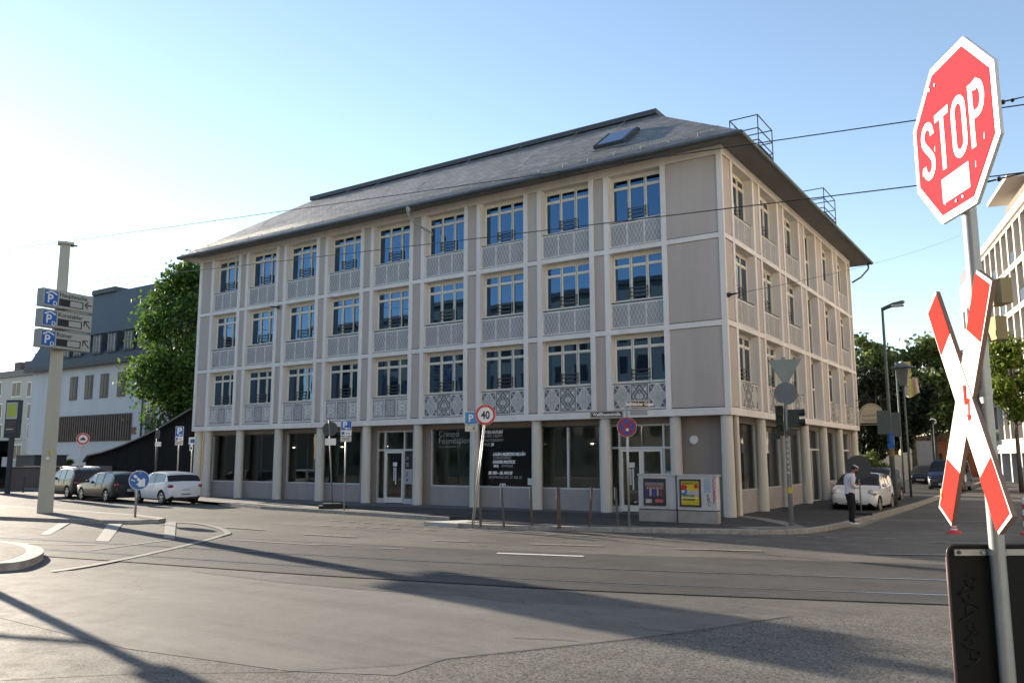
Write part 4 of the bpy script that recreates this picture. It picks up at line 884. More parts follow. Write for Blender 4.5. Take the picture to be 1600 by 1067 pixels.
# ------------------------------------------------------------------ across the street, behind the camera (seen in the windows)
for i, (x, y, w, d, h, nm, lb) in enumerate(((-118,-50,58,24,19,'row_house','row of dark brick town houses far left behind the viewpoint'),(-52,-62,56,14,21,'office_block','long grey brown office block across the junction, behind the viewpoint'),(0,-60,30,14,17,'stone_block','tall pale office block across the junction, behind the viewpoint'),(36,-40,22,20,13,'corner_block','pale corner block behind the viewpoint to the right'))):
    T = thing(nm, lb, 'building', (x, y, 0)); b = MB(); m = [mat('row house brick', (.42,.39,.35), .85, .1, 1), mat('brick block red', (.27,.25,.22), .85, .1, 1), mat('stone block pale', (.30,.27,.24), .85, .1, 1), mat('corner block cream', (.5,.46,.38), .85, .1, 1)][i]
    b.box(-w/2, w/2, -d/2, d/2, -.2, h, m); b.build('wall', T); b = MB(); b.box(-w/2-.4, w/2+.4, -d/2-.4, d/2+.4, h, h+.5, flash); b.build('roof', T)
    b = MB(); 
    for f in range(int(h//3.3)):
        x_ = -w/2+1.2
        while x_ < w/2-1.5: b.box(x_, x_+1.4, d/2, d/2+.04, 1+f*3.3, 2.8+f*3.3, dglass); x_ += 2.8
    b.build('window', T)
# opposite side of the side street: sunlit facade that throws warm light back
T = thing('cream_townhouse', 'cream townhouse on the right side of the side street, outside the picture', 'building', (17, 2, 0)); b = MB(); b.box(0,10,-16,34,-.2,18,mat('cream townhouse render', (.78,.68,.55), .85, .06, .6)); b.build('wall', T)
b = MB()
for f in range(4):
    for k in range(14): b.box(-.04,0,-14.6+k*3.4,-13.5+k*3.4,1.2+f*3.4,2.8+f*3.4,dglass)
b.build('window', T); b = MB(); b.box(-.5,10.5,-16.5,34.5,18,18.6,flash); b.build('roof', T)
# ------------------------------------------------------------------ signs and street furniture
galv = mat('galvanised steel', (.42,.43,.42), .45, .12, 5, metal=.6); signback = mat('sign back grey', (.22,.235,.24), .55, .1, 3, metal=.3)
sred = mat('sign red', (.62,.035,.04), .45, .04, 3); sblue = mat('sign blue', (.02,.13,.42), .45, .05, 3); swhite = mat('sign white', (.80,.80,.78), .45, .04, 4); sblack = mat('sign black', (.02,.02,.02), .5, 0); lred = mat('cross red', (.74,.052,.042), .7, .03, 3, spec=.0)
concr = mat('pale concrete mast', (.47,.45,.36), .8, .08, 1.2, .2, 60, streak=True)
def face(P, f=1.0): return math.atan2(CAM.x-P[0], -(CAM.y-P[1]))*f
# guidance mast -------------------------------------------------
P = g(70, 801, 0)
MA = thing('guidance_mast', 'tall pale concrete mast on the traffic island carrying the parking guidance boards', 'mast', (P.x, P.y, 0), face(P)); ztp = topz(P.x, P.y, 383)
b = MB(); b.box(-.3,.3,-.3,.3,-.05,.0,concr)
v = []
for z, r in ((0,.265),(ztp,.175)): v += [(-r,-r*.8,z),(r,-r*.8,z),(r,r*.8,z),(-r,r*.8,z)]
b = MB(); b.add(v, [(0,1,5,4),(1,2,6,5),(2,3,7,6),(3,0,4,7),(4,5,6,7)], concr); b.build('shaft', MA); b = MB(); b.box(-.26,.3,-.24,.24,ztp,ztp+.09,concr); b.box(.1,.42,-.05,.05,ztp-.02,ztp+.03,flash); b.build('cap', MA)
b = MB(); b.box(.02,.10,-.285,-.22,2.15,2.3,mat('yellow sticker',(.6,.5,.05),.5,0)); b.box(-.1,.0,-.29,-.22,1.95,2.05,swhite); b.build('sticker', MA)
q1 = g(68.2, 448.9, 8.9); q2 = g(146, 464, 8.9); e = (q2-q1); e.z = 0; e.normalize(); psi = math.atan2(e.y, e.x)
nrm = Vector((e.y, -e.x, 0))
def mp(px, py, off=.42):
    pl = P+nrm*off; d = ray(px, py); t = (pl-CAM).dot(nrm)/d.dot(nrm); X = CAM+d*t; return (X-P).dot(e), X.z
for k, (nm, arrow, cs) in enumerate((('Hauptwache', 0, ((68.2,448.9),(146,464),(144.4,490.3),(66.4,477))), ('Konstabler', 1, ((65.8,481),(144,494.6),(143.8,520.8),(64,508))), ('Römer', 1, ((63.4,512.3),(142,525),(140,550.6),(61.5,540.3))))):
    c = [mp(*p) for p in cs]; u0 = (c[0][0]+c[3][0])/2; u1 = (c[1][0]+c[2][0])/2; z1 = (c[0][1]+c[1][1])/2; z0 = (c[2][1]+c[3][1])/2
    if k == 0: U0, U1, HH = u0, u1, (z1-z0); ZC = []
    zc = (z0+z1)/2; ww = U1-U0; hh = HH
    T = thing('parking_guidance_board', ('topmost grey parking board on the mast, reading Hauptwache','middle grey parking board on the mast, reading Konstabler','lowest grey parking board on the mast, reading Römer')[k], 'sign', (P.x+nrm.x*.42+e.x*U0, P.y+nrm.y*.42+e.y*U0, zc-hh/2), psi, 'parking guidance boards')
    b = MB(); b.box(0, ww, .0, .36, 0, hh, mat('board housing', (.36,.37,.34), .6, .06, 2)); b.box(-.02, ww+.02, -.012, .0, -.02, 0, flash); b.build('housing', T)
    b = MB(); b.box(.03, ww-.03, -.008, 0, .04, hh-.04, mat('board face', (.43,.42,.37), .6, .05, 2)); b.build('panel', T)
    b = MB(); b.box(.06, .06+hh*.78, -.013, -.008, .07, hh-.07, sblue); b.build('parking_symbol', T)
    text('P', hh*.68, swhite, T, (.16, -.017, hh*.22), bold=.008); text('D', hh*.34, swhite, T, (.06+hh*.5, -.017, hh*.10), bold=.004)
    b = MB(); xc = .06+hh*.39; bar2(b, (.1, hh*.72), (xc, hh*.86), .05, -.016, swhite); bar2(b, (xc, hh*.86), (.02+hh*.78, hh*.72), .05, -.0165, swhite); b.build('roof_symbol', T)
    x0_ = .1+hh*.8
    text(nm, hh*.34, sblack, T, (x0_, -.012, hh*.66), bold=.003, sx=1.0)
    b = MB(); b.box(x0_, ww*.80, -.012, -.008, hh*.14, hh*.55, sblack); b.box(x0_+.42*(ww*.80-x0_)+.03, ww*.80-.05, -.016, -.012, hh*.19, hh*.50, mat('display grey', (.42,.42,.38), .5, .05, 3)); b.build('display', T)
    b = MB(); ax, az = ww*.905, hh*.42; dx = [(-1,0),(-.75,.75)][arrow]
    if arrow == 0:
        bar2(b, (ax-.14,az),(ax+.15,az), .045, -.013, sblack); bar2(b, (ax-.15,az),(ax-.02,az+.13), .045, -.0135, sblack); bar2(b, (ax-.15,az),(ax-.02,az-.13), .045, -.014, sblack)
    else:
        bar2(b, (ax-.13,az+.13),(ax+.13,az-.13), .045, -.013, sblack); bar2(b, (ax-.15,az+.13),(ax+.08,az+.13), .045, -.0135, sblack); bar2(b, (ax-.13,az+.15),(ax-.13,az-.08), .045, -.014, sblack)
    b.build('arrow', T)
    b = MB(); b.box(-U0-.1, -U0+.1, .36, .44, hh*.3, hh*.7, flash); b.build('bracket', T)
def post(T, x0_, x1_, z, r=.038, m=None):
    b = MB(); b.tube([(x0_[0],x0_[1],-.12),(x1_[0],x1_[1],z)], r, m or galv, 10); return b.build('post', T)
def pole_thing(name, label, px, py, top_row, z0=0.0, lean=0.0, r=.038, rzf=1.0, group=None, m=None, cat='sign'):
    P = g(px, py, z0); T = thing(name, label, cat, P, face(P, rzf), group); zt = topz(P.x, P.y, top_row)-z0; post(T, (0,.045), (lean,.045), zt, r, m); T['zt'] = zt; return T, P, zt
def rz_(P, row, z0=0.0): return topz(P.x, P.y, row)-z0
# keep right sign on the island
T, P, zt = pole_thing('keep_right_sign', 'round blue sign with white arrow pointing down right on the traffic island', 211, 808, 735)
zc = rz_(P, 750); r = .33; b = MB(); b.disc((.06, zc), r, -.01, .005, signback, swhite); b.disc((.06,zc), r*.94, -.014, -.01, sblue, sblue); b.build('disc', T)
b = MB(); c_ = .06; bar2(b, (c_-.17,zc+.17),(c_+.06,zc-.06), .085, -.016, swhite); b.add([(c_+.17,-.0165,zc-.19),(c_+.14,-.0165,zc+.08),(c_-.10,-.0165,zc-.16)], [(0,1,2)], swhite); bar2(b,(c_-.02,zc-.19),(c_+.17,zc-.19),.06,-.0168,swhite); bar2(b,(c_+.165,zc-.2),(c_+.165,zc+.05),.05,-.0169,swhite); b.build('arrow', T)
b = MB(); bar2(b, (c_-.12,zc+.02),(c_-.02,zc+.12), .03, -.018, sblue); b.box(c_-.03,c_+.06,-.0185,-.018,zc+.22,zc+.29,mat('worn patch', (.3,.28,.25), .7, .1, 5)); bar2(b,(c_-.26,zc+.03),(c_-.12,zc-.03),.03,-.018,swhite); b.build('sticker', T)
# no motor vehicles
T, P, zt = pole_thing('no_car_sign', 'round red rimmed sign with a black car, behind the dark parked cars', 121, 775, 678)
zc = rz_(P, 685.5); r = .32; b = MB(); b.disc((.07,zc), r, -.01, .005, signback, swhite); b.ring((.07,zc), r*.68, r*.96, -.012, sred); b.build('disc', T)
b = MB(); b.box(-.05,.19,-.014,-.012,zc-.06,zc+.02,sblack); b.prismY([(-.01,zc+.02),(.15,zc+.02),(.12,zc+.08),(.02,zc+.08)],-.014,-.012,sblack); b.box(-.04,0,-.014,-.012,zc-.09,zc-.06,sblack); b.box(.14,.18,-.014,-.012,zc-.09,zc-.06,sblack); b.build('car_symbol', T)
b = MB(); b.box(-.15,.22,-.01,0,zc-.52,zc-.36,mat('worn pale plate',(.5,.5,.46),.6,.1,5)); b.build('plate', T)
def psign(px, py, top_row, label, rows, x=0.0, w=.42, grp=None):
    T, P, zt = pole_thing('parking_sign', label, px, py, top_row, r=.03, group=grp); z1 = rz_(P, rows[0]); z2 = rz_(P, rows[1]); z3 = rz_(P, rows[2])
    b = MB(); b.box(x-w/2,x+w/2,-.012,0,z2,z1,swhite); b.box(x-w/2+.015,x+w/2-.015,-.015,-.012,z2+.015,z1-.015,sblue); b.build('blue_plate', T)
    text('P', (z1-z2)*.85, swhite, T, (x-w*.32, -.018, z2+(z1-z2)*.28), bold=.012); b = MB(); za = z2+(z1-z2)*.18; bar2(b,(x-.02,za),(x+.16,za),.03,-.018,swhite); b.add([(x-.06,-.0185,za),(x+.02,-.0185,za+.05),(x+.02,-.0185,za-.05)],[(0,2,1)],swhite); b.build('arrow', T)
    zm = (z2+z3)/2; b = MB(); b.box(x-w/2,x+w/2,-.012,0,zm+.01,z2-.015,swhite); b.box(x-w*.42,x-w*.15,-.014,-.012,zm+.05,z2-.06,sblue); 
    for i in range(4): b.box(x-.02+i*.045,x+.01+i*.045,-.014,-.012,zm+.07,z2-.09,mat('faded print',(.25,.25,.27),.6,0))
    b.box(x-w/2,x+w/2,-.012,0,z3,zm-.01,mat('beige plate',(.58,.54,.47),.6,.05,4))
    for i in range(5): b.box(x-.15+i*.06,x-.11+i*.06,-.014,-.012,z3+.07,zm-.08,MATS['faded print'])
    b.build('plate', T); return T
psign(537.5, 797, 660, 'blue P sign with two small plates before the shop windows left of the glass door', (657,672,690), grp='parking signs on posts')
psign(275, 775, 672, 'blue P parking sign standing before the black wing, above the white car', (666,682,695.5), w=.40, grp='parking signs on posts')
T, P, zt = pole_thing('small_white_sign', 'small white sign on a thin post close to the left corner column', 296, 775, 684, r=.025, cat='sign'); z1 = rz_(P,683); z2 = rz_(P,694.5); b = MB(); b.box(-.18,.18,-.01,0,z2,z1,swhite); b.box(-.1,.12,-.012,-.01,z2+.1,z1-.1,sblue); b.box(-.12,.04,-.01,0,z2-.32,z2-.03,swhite); b.box(-.08,0,-.012,-.01,z2-.25,z2-.12,sblack); b.build('plate', T)
T, P, zt = pole_thing('dark_post', 'tall dark post with a small white plate between tree and parking sign', 240.5, 775, 670, r=.05, m=flash, cat='post'); z1 = rz_(P,690); b = MB(); b.box(-.1,.2,-.06,-.04,z1-.25,z1,swhite); b.build('plate', T); b = MB(); b.box(-.12,.12,-.1,.1,rz_(P,685),rz_(P,672),flash); b.build('lamp_box', T)
# turned-away round sign on rubber foot
T, P, zt = pole_thing('turned_round_sign', 'dark back of a round sign leaning on a rubber foot before the shop windows', 520, 794, 656, lean=-.25, r=.03, m=signback); z1 = rz_(P, 670)
b = MB(); b.disc((-.19, z1), .30, .09, .10, mat('dark sign back', (.05,.055,.06), .55, .1, 3)); b.build('disc', T); b = MB(); b.box(-.38,.05,.0,.02,z1-.65,z1-.38,swhite); b.build('plate', T)
b = MB(); b.box(-.55,.55,-.35,.35,-.01,.12,mat('black rubber', (.025,.025,.025), .85, .1, 5)); b.box(-.4,.4,-.25,.25,.12,.2,MATS['black rubber']); b.build('rubber_foot', T)
# leaning P and 40
T, P, zt = pole_thing('leaning_parking_sign', 'faded blue P sign on a thin post, partly behind the speed limit sign', 741, 808, 640, lean=0.02, r=.025); z1 = rz_(P,643); z2 = rz_(P,663); z3 = rz_(P,674)
b = MB(); b.box(-.34,.12,-.01,0,z2,z1,swhite); b.box(-.325,.105,-.013,-.01,z2+.015,z1-.015,mat('faded blue',(.06,.25,.52),.5,.05,3)); b.build('blue_plate', T); text('P', .34, swhite, T, (-.22,-.016,z2+.1), bold=.008); b = MB(); b.box(-.33,.1,-.01,0,z3,z2-.02,MATS['beige plate']); b.box(-.06,.02,-.012,-.01,z3+.06,z2-.08,MATS['faded print']); b.build('plate', T)
T, P, zt = pole_thing('speed_limit_sign', 'round red rimmed 40 sign on a leaning twin tube post before the black poster window', 737, 820, 660, lean=.0, r=.001)
for o in kids(T): bpy.data.objects.remove(o)
z1 = rz_(P, 648); dx = .40; b = MB(); b.tube([(0,.04,-.1),(dx,.04,z1+.1)], .022, galv, 8); b.tube([(.05,.07,-.1),(dx+.03,.06,z1)], .016, galv, 8); b.build('post', T)
b = MB(); r = .31; b.disc((dx,z1), r, -.01, .004, signback, swhite); b.ring((dx,z1), r*.76, r*.985, -.013, sred); b.build('disc', T); text('40', .33, sblack, T, (dx,-.015,z1-.115), align='CENTER', sx=.8, bold=.008)
# no stopping + street names
T, P, zt = pole_thing('street_name_post', 'grey post with two black and white street name plates and a no stopping disc', 983, 824, 612, r=.035, rzf=.8); z1 = rz_(P, 667); r = .29
b = MB(); b.disc((0,z1), r, -.012, .0, signback, mat('worn red', (.38,.03,.05), .5, .06, 4)); b.disc((0,z1), r*.78, -.016, -.012, sblue, mat('worn blue', (.04,.08,.32), .5, .06, 4)); bar2(b,(-.17,z1+.17),(.17,z1-.17),.075,-.018,MATS['worn red']); bar2(b,(-.17,z1-.17),(.17,z1+.17),.075,-.0185,MATS['worn red']); b.disc((.01,z1-.08), .04, -.022, -.018, swhite); b.ring((0,z1), r*.95, r, -.013, mat('worn rim', (.5,.4,.36), .6, 0)); b.build('disc', T)
def nameplate(x0_, x1_, zl, zh, body, T, ang=0.0):
    E_ = thing('x','','') if False else None
    b = MB(Matrix.Translation((.0,-.03,0)) @ Matrix.Rotation(ang, 4, 'Z')); b.box(x0_,x1_,-.02,.0,zl,zh,mat('plate frame', (.40,.38,.35), .6, .05, 3)); b.box(x0_+.05,x1_-.05,-.024,-.02,zl+.035,zh-.035,sblack); o = b.build('name_plate', T)
    t = text(body, (zh-zl)*.62, swhite, T, (0,0,0), align='CENTER', sx=.86, bold=.004)
    t.matrix_local = Matrix.Translation((0,-.03,0)) @ Matrix.Rotation(ang, 4, 'Z') @ Matrix.Translation(((x0_+x1_)/2,-.027,zl+(zh-zl)*.30)) @ Matrix.Rotation(PI/2, 4, 'X') @ Matrix.Diagonal((.86,1,1,1))
zl = rz_(P,652.5); zh = rz_(P,641); nameplate(-1.10,-.08,zl,zh,'Weißfrauenstraße',T,-.12)
zl = rz_(P,637); zh = rz_(P,625); nameplate(.08,.72,zl,zh,'Seckbächer Gasse',T,.45)
b = MB(); b.box(.1,.6,-.05,-.03,zl-.22,zl-.05,mat('house number plate',(.3,.3,.3),.6,.1,6)); b.build('plate', T)
# bollards
for i, (px, ln, lb) in enumerate(((751,-.02,'first rusty steel bollard, nearest the speed limit sign'),(787.5,-.07,'second rusty steel bollard from the speed limit sign'),(831.5,-.04,'third rusty steel bollard, before the right edge of the poster window'),(874,-.03,'fourth rusty steel bollard, thick and reddish'),(921,.08,'leaning steel bollard, fifth from the speed limit sign'),(966,-.06,'slender pale bollard just left of the street name post'))):
    P = g(px, 821 if i < 3 else 823, 0); T = thing('bollard', lb, 'bollard', P, face(P), 'steel bollards on the kerb island'); b = MB(); wd = .055 if i == 3 else .035
    rust = mat('rusting steel', (.11,.075,.06), .75, .35, 7, .3, 40); h = 1.12
    b.add([(-wd,-.05,-.05),(wd,-.05,-.05),(wd,.05,-.05),(-wd,.05,-.05),(-wd+ln,-.05,h),(wd+ln,-.05,h),(wd+ln,.05,h),(-wd+ln,.05,h)], [(0,1,5,4),(1,2,6,5),(2,3,7,6),(3,0,4,7),(4,5,6,7)], rust if i in (2,3,4) else mat('dull dark steel', (.085,.088,.085), .6, .2, 5, metal=.2)); b.build('post', T); b = MB(); b.box(-wd-.004+ln, -wd+.012+ln, -.054, .054, h-.35, h+.01, galv); b.build('cap', T)  # pale strip paints sunlight on the upper left edge, no separate cap
# cabinets
def cabinet(pl, pr, label, posterkind):
    A = onY(pl[0], 800, -2.9); B = onY(pr[0], 800, -2.82); A.z = B.z = 0; d = B-A; L_ = d.length; ang = math.atan2(d.y, d.x); T = thing('switch_cabinet', label, 'cabinet', A, ang, 'electrical cabinets at the corner')
    cm = mat('cabinet grey paint', (.55,.55,.55), .6, .08, 2, streak=True); cb = mat('cabinet plinth', (.33,.31,.28), .85, .15, 2)
    h = topz(A.x, A.y, 741 if posterkind else 740); h0 = .36
    b = MB(); b.box(0, L_, .02, .34, -.05, h0, cb); b.build('plinth', T); b = MB(); b.box(0.01, L_-.01, 0, .36, h0+.03, h-.04, cm); 
    for i in range(8): x = L_*(.52+.055*i) if posterkind == 0 else L_*(.0); 
    b.box(.01,L_-.01,.02,.34,h0,h0+.03,sblack); b.build('body', T); b = MB(); b.box(-.03, L_+.03, -.03, .39, h-.04, h, mat('cabinet lid',(.5,.5,.5),.6,.06,2)); b.build('lid', T)
    if posterkind == 0:
        b = MB(); 
        for i in range(5): b.box(L_*.66+i*.055, L_*.66+i*.055+.018, -.012, 0, h0+.06, h-.1, cm)
        b.build('rib', T)
    x0_, x1_ = (L_*.15, L_*.74) if posterkind == 0 else (L_*.07, L_*.61); z0_, z1_ = h0+.13, h-.14
    b = MB(); b.box(x0_, x1_, -.035, -.0, z0_, z1_, mat('poster frame', (.05,.04,.035), .5, .1, 3)); fr = b.build('poster_frame', T)
    a, c, e_, f_ = x0_+.06, x1_-.06, z0_+.06, z1_-.06; Wp, Hp = c-a, f_-e_; b = MB()
    def R(u0,u1,v0,v1,m,y=-.04): b.box(a+u0*Wp, a+u1*Wp, y, -.035, e_+v0*Hp, e_+v1*Hp, m)
    if posterkind == 0:
        R(0,1,0,1,mat('poster plum', (.06,.03,.05), .5, .4, 9)); R(.15,1,.93,.99,mat('poster green black',(.01,.03,.02),.5,0),-.042); R(0,1,.76,.92,mat('poster mauve',(.22,.18,.2),.5,.3,12),-.042); R(.1,1,.62,.75,mat('poster rust',(.25,.12,.08),.5,.4,14),-.043)
        for k_, (u, w_, v, m_) in enumerate(((.12,.1,.45,(.05,.06,.25)),(.3,.12,.5,(.4,.4,.45)),(.5,.12,.48,(.06,.07,.3)),(.68,.1,.52,(.35,.33,.4)),(.85,.1,.5,(.25,.05,.05)))): R(u-w_/2,u+w_/2,v-.18,v+.16,mat('poster figure %s' % 'abcde'[k_], m_, .5, .3, 10),-.044); 
        for k_ in range(5): b.disc((a+(.12+.18*k_)*Wp, e_+.68*Hp), .03, -.046, -.044, mat('poster skin',(.45,.28,.2),.6,0))
        R(.02,.35,.03,.2,mat('poster pale',(.5,.48,.47),.5,.4,16),-.043); R(.55,.95,.06,.2,mat('poster coral',(.5,.12,.12),.5,.3,12),-.043); b.build('poster', fr)
        text('IM KINO', .09, wtxt, fr, (a+.34*Wp,-.047,e_+.945*Hp), sx=.9) if False else None
    else:
        ye = mat('poster yellow', (.66,.52,.03), .5, .08, 5); R(0,1,0,1,ye); R(.3,1,.38,.6,mat('poster lilac',(.5,.47,.5),.5,.1,6),-.042); R(0,.98,.28,.31,swhite,-.042)
        tri = lambda q, m, y: b.add([(a+u*Wp, y, e_+v*Hp) for u, v in q], [tuple(range(len(q)))], m)
        tri([(0,.62),(.28,.62),(.36,.8),(.1,.86),(0,.82)], mat('poster red',(.55,.03,.03),.5,.1,5), -.043); tri([(0,.42),(.2,.38),(.34,.5),(.34,.66),(.14,.62),(0,.5)], mat('poster blue',(.03,.2,.5),.5,.1,5), -.044); tri([(.05,.5),(.2,.55),(.16,.62),(.08,.58)], swhite, -.045)
        b.disc((a+.85*Wp, e_+.79*Hp), .07, -.045, -.042, MATS['poster red']); 
        for v in (.05,.09): R(.05,.95,v,v+.012,mat('poster ochre',(.35,.22,.02),.5,0),-.043)
        b.build('poster', fr); dk_ = mat('poster print green',(.05,.12,.04),.5,0)
        for v, s_, t_ in ((.86,.11,'EUROPA 25'),(.335,.10,'CITY LIVE'),(.18,.085,'FRANKFURT')): text(t_, s_, dk_, fr, (a+.08*Wp,-.047,e_+v*Hp), sx=.85, bold=.003)
        gb = MB(); gr = mat('red spray', (.60,.03,.05), .5, 0); gk = mat('black marker', (.02,.02,.03), .5, 0)
        zz = [(.93,.93),(.97,.88),(.90,.84),(.97,.78),(.90,.72),(.98,.66),(.91,.60),(.96,.55),(.93,.47),(.99,.38),(.93,.33),(.92,.2),(.92,.36),(.95,.58)]
        gb.tube([(u*L_,-.004,h0+v*(h-h0)) for u, v in zz], .011, gr, 4); gb.tube([(.915*L_,-.005,h0+.9*(h-h0)),(.92*L_,-.005,h0+.5*(h-h0)),(.93*L_,-.005,h0+.25*(h-h0))], .009, gr, 4); gb.build('graffiti', T)
        gb = MB(); gb.box(L_*.68,L_*.86,-.003,0,h0+.5*(h-h0),h0+.9*(h-h0),mat('pale blue patch',(.36,.45,.50),.6,.08,4)); gb.build('repaint_patch', T)
        for k_, t_ in enumerate('eBC'): text(t_, .17, gk, T, (L_*(.74+.01*k_),-.006,h0+(.40-.125*k_)*(h-h0)), shear=.1, name='graffiti')
    return T
cabinet((998,807),(1057,813), 'grey ribbed switch cabinet with a dark framed concert poster, behind the street name post', 0)
cabinet((1059,813.5),(1121,822), 'grey switch cabinet with a yellow framed poster and red graffiti at the building corner', 1)
T, P, zt = pole_thing('short_dark_post', 'slim dark green post standing right before the left switch cabinet', 1012, 811, 735, r=.035, m=mat('dark green paint',(.04,.06,.045),.6,.1,4), cat='post')
b = MB(); b.box(-.05,.05,-.0,.09,zt-.5,zt-.25,swhite); b.build('plate', T)
# traffic light with turned signs
T, P, zt = pole_thing('traffic_light', 'dark green traffic signal with the grey back of a triangular sign on top', 1237, 822, 558, r=.07, cat='traffic light', m=mat('signal pole grey',(.28,.29,.29),.55,.12,3,streak=True)); 
z1 = rz_(P,562); b = MB(); b.prismY([(-.46,z1),(.50,z1),(.02,z1-.84)], -.06, -.05, mat('green grey sign back', (.22,.26,.24), .5, .08, 3)); b.build('give_way_back', T)
z1 = rz_(P,615); b = MB(); b.disc((.02,z1), .33, -.085, -.075, mat('blue grey sign back', (.12,.145,.165), .5, .08, 3)); b.build('round_sign_back', T)
b = MB(); b.box(-.3,-.05,-.09,-.08,z1-.45,z1-.28,mat('small yellow plate',(.55,.52,.35),.6,.05,3)); b.build('plate', T)
dg = mat('signal housing dark green', (.018,.03,.024), .5, .1, 4)
z2 = rz_(P,634); z3 = rz_(P,678)
b = MB(); b.box(-.30,-.08,-.18,.06,z3-.05,z2,dg); 
for k_ in range(3): zz = z2-.12-k_*.27; b.cyl((-.19,-.18,zz),(-.19,-.30,zz+.0), .09, .1, 12, dg, False)
b.build('signal_head', T)
b = MB(); b.box(.06,.36,-.05,.15,rz_(P,668),rz_(P,640),dg); 
for zz in (rz_(P,645),rz_(P,660)): b.cyl((.3,.05,zz),(.5,.0,zz), .10, .11, 12, dg, False)
b.build('signal_head', T)
b = MB(); b.box(-.36,-.2,-.12,.02,rz_(P,686),rz_(P,678),dg); b.build('loudspeaker', T); b = MB(); b.disc((.12,rz_(P,675)), .12, -.10, -.07, mat('dark brown',(.07,.045,.04),.6,0)); b.build('back_disc', T)
b = MB(); b.box(-.05,.06,-.10,-.07,.95,1.12,mat('request button yellow',(.62,.42,.03),.5,0)); b.build('push_button', T)
b = MB(); 
for k_ in range(7): zz = 1.5+k_*.16; b.box(-.05+.02*(k_%2),.03,-.075,-.069,zz,zz+.07,mat('torn sticker',(.42,.43,.42),.6,.3,12))
b.build('sticker', T)
# round turned sign at the corner beside the person
T, P, zt = pole_thing('turned_round_sign', 'dark back of a round sign on a low pole beside the person', 1346, 804, 711, r=.028); z1 = rz_(P, 730); b = MB(); b.disc((.0,z1), .42, -.012, .0, MATS['dark sign back']); b.build('disc', T); b = MB(); b.box(-.35,.35,-.25,.25,-.0,.08,MATS['black rubber']); b.build('rubber_foot', T)
# street lamp
P = Vector((*g(1399,790,0)[:2], 0)); T = thing('street_lamp', 'tall grey street lamp with a flat head over the parked cars', 'street lamp', P, 0); zt = topz(P.x,P.y,484); dgm = mat('lamp pole grey green', (.10,.13,.125), .55, .1, 3)
b = MB(); b.tube([(0,0,-.1),(0,0,zt*.4),(0,0,zt)], [.10,.075,.05], dgm, 12); b.build('pole', T); b = MB(); b.tube([(0,0,zt-.02),(.5,-.15,zt+.12)], .045, dgm, 8); b.add([(-.05,-.02,zt),(.45,-.28,zt+.10),(.85,-.3,zt+.18),(.9,-.1,zt+.18),(.75,.08,zt+.15),(.05,.08,zt),(-.05,-.02,zt+.08),(.45,-.26,zt+.22),(.85,-.28,zt+.28),(.9,-.1,zt+.27),(.75,.06,zt+.27),(.05,.08,zt+.1)], [(5,4,3,2,1,0),(6,7,8,9,10,11),(0,1,7,6),(1,2,8,7),(2,3,9,8),(3,4,10,9),(4,5,11,10),(5,0,6,11)], dgm); b.build('lamp_head', T)
b = MB(); b.box(.4,.85,-.28,.0,zt+.05,zt+.13,mat('lamp lens',(.55,.56,.55),.3,0)); b.build('lens', T)
z1 = topz(P.x,P.y,641); z2 = topz(P.x,P.y,678); b = MB(); b.box(-.47,.05,-.12,-.10,z2,z1,mat('teal grey back',(.10,.12,.12),.5,.05,2)); b.box(.09,.42,-.12,-.10,z2-.1,z1-.1,MATS['teal grey back']); b.build('turned_plate', T); b = MB(); b.cyl((0,0,z2-.5),(0,0,z2+.05), .13, .13, 12, sblue); b.box(-.12,.14,-.16,-.13,z2-.6,z2-.4,sblue); b.build('blue_band', T)
b = MB(); b.cyl((0,0,2.0),(0,0,3.1), .11, .11, 12, mat('ochre sleeve',(.25,.18,.08),.7,.1,3)); b.build('sleeve', T)
P = Vector((*g(1424,776,0)[:2], 0)); T = thing('lantern_lamp', 'old style street lantern on a dark green pole beside a pale banner', 'street lamp', P, 0); z1 = topz(P.x,P.y,603); z2 = topz(P.x,P.y,575)
b = MB(); b.tube([(0,0,-.1),(0,0,z1)], [.06,.04], dgm, 10); b.build('pole', T)
b = MB(); v = [(-.17,-.17,z1),(.17,-.17,z1),(.17,.17,z1),(-.17,.17,z1),(-.32,-.32,z2),(.32,-.32,z2),(.32,.32,z2),(-.32,.32,z2)]; b.add(v, [(0,1,5,4),(1,2,6,5),(2,3,7,6),(3,0,4,7),(3,2,1,0)], mat('lantern glass grey',(.16,.18,.18),.3,.1,3)); b.build('lantern', T); b = MB(); b.cyl((0,0,z2),(0,0,z2+.28), .62, .10, 16, dgm); b.cyl((0,0,z2+.28),(0,0,z2+.45), .05, .02, 8, dgm); b.build('hood', T)
P2 = Vector((*g(1432,770,0)[:2], 0)); T = thing('hanging_banner', 'pale yellow and white banner hanging behind the old lantern', 'banner', (P2.x,P2.y,0), .1); z1 = topz(P2.x,P2.y,565); z2 = topz(P2.x,P2.y,622)
b = MB(); b.tube([(-.6,0,-.1),(-.6,0,z1)], .05, dgm, 8); b.tube([(-.6,0,z1-.9),(.5,0,z1-.9)], .02, dgm, 6); b.build('post', T)
b = MB(); cols = [mat('banner white',(.5,.52,.5),.8,.05,2), mat('banner yellow',(.5,.45,.15),.8,.05,2), mat('banner pink',(.45,.33,.32),.8,.05,2)]; n = 12
for i in range(n):
    u0, u1 = -.3+.8*i/n, -.3+.8*(i+1)/n; y_ = .05*math.sin(i*1.1); y2_ = .05*math.sin((i+1)*1.1); s0 = -.25*abs(i-4)/6; b.add([(u0*.9,y_,z1-.95),(u1*.9,y2_,z1-.95),(u1*1.05,y2_*1.8,z2-s0),(u0*1.05,y_*1.8,z2-s0)], [(0,1,2,3)], cols[0] if i < 4 else (cols[1] if i < 8 else cols[2]))
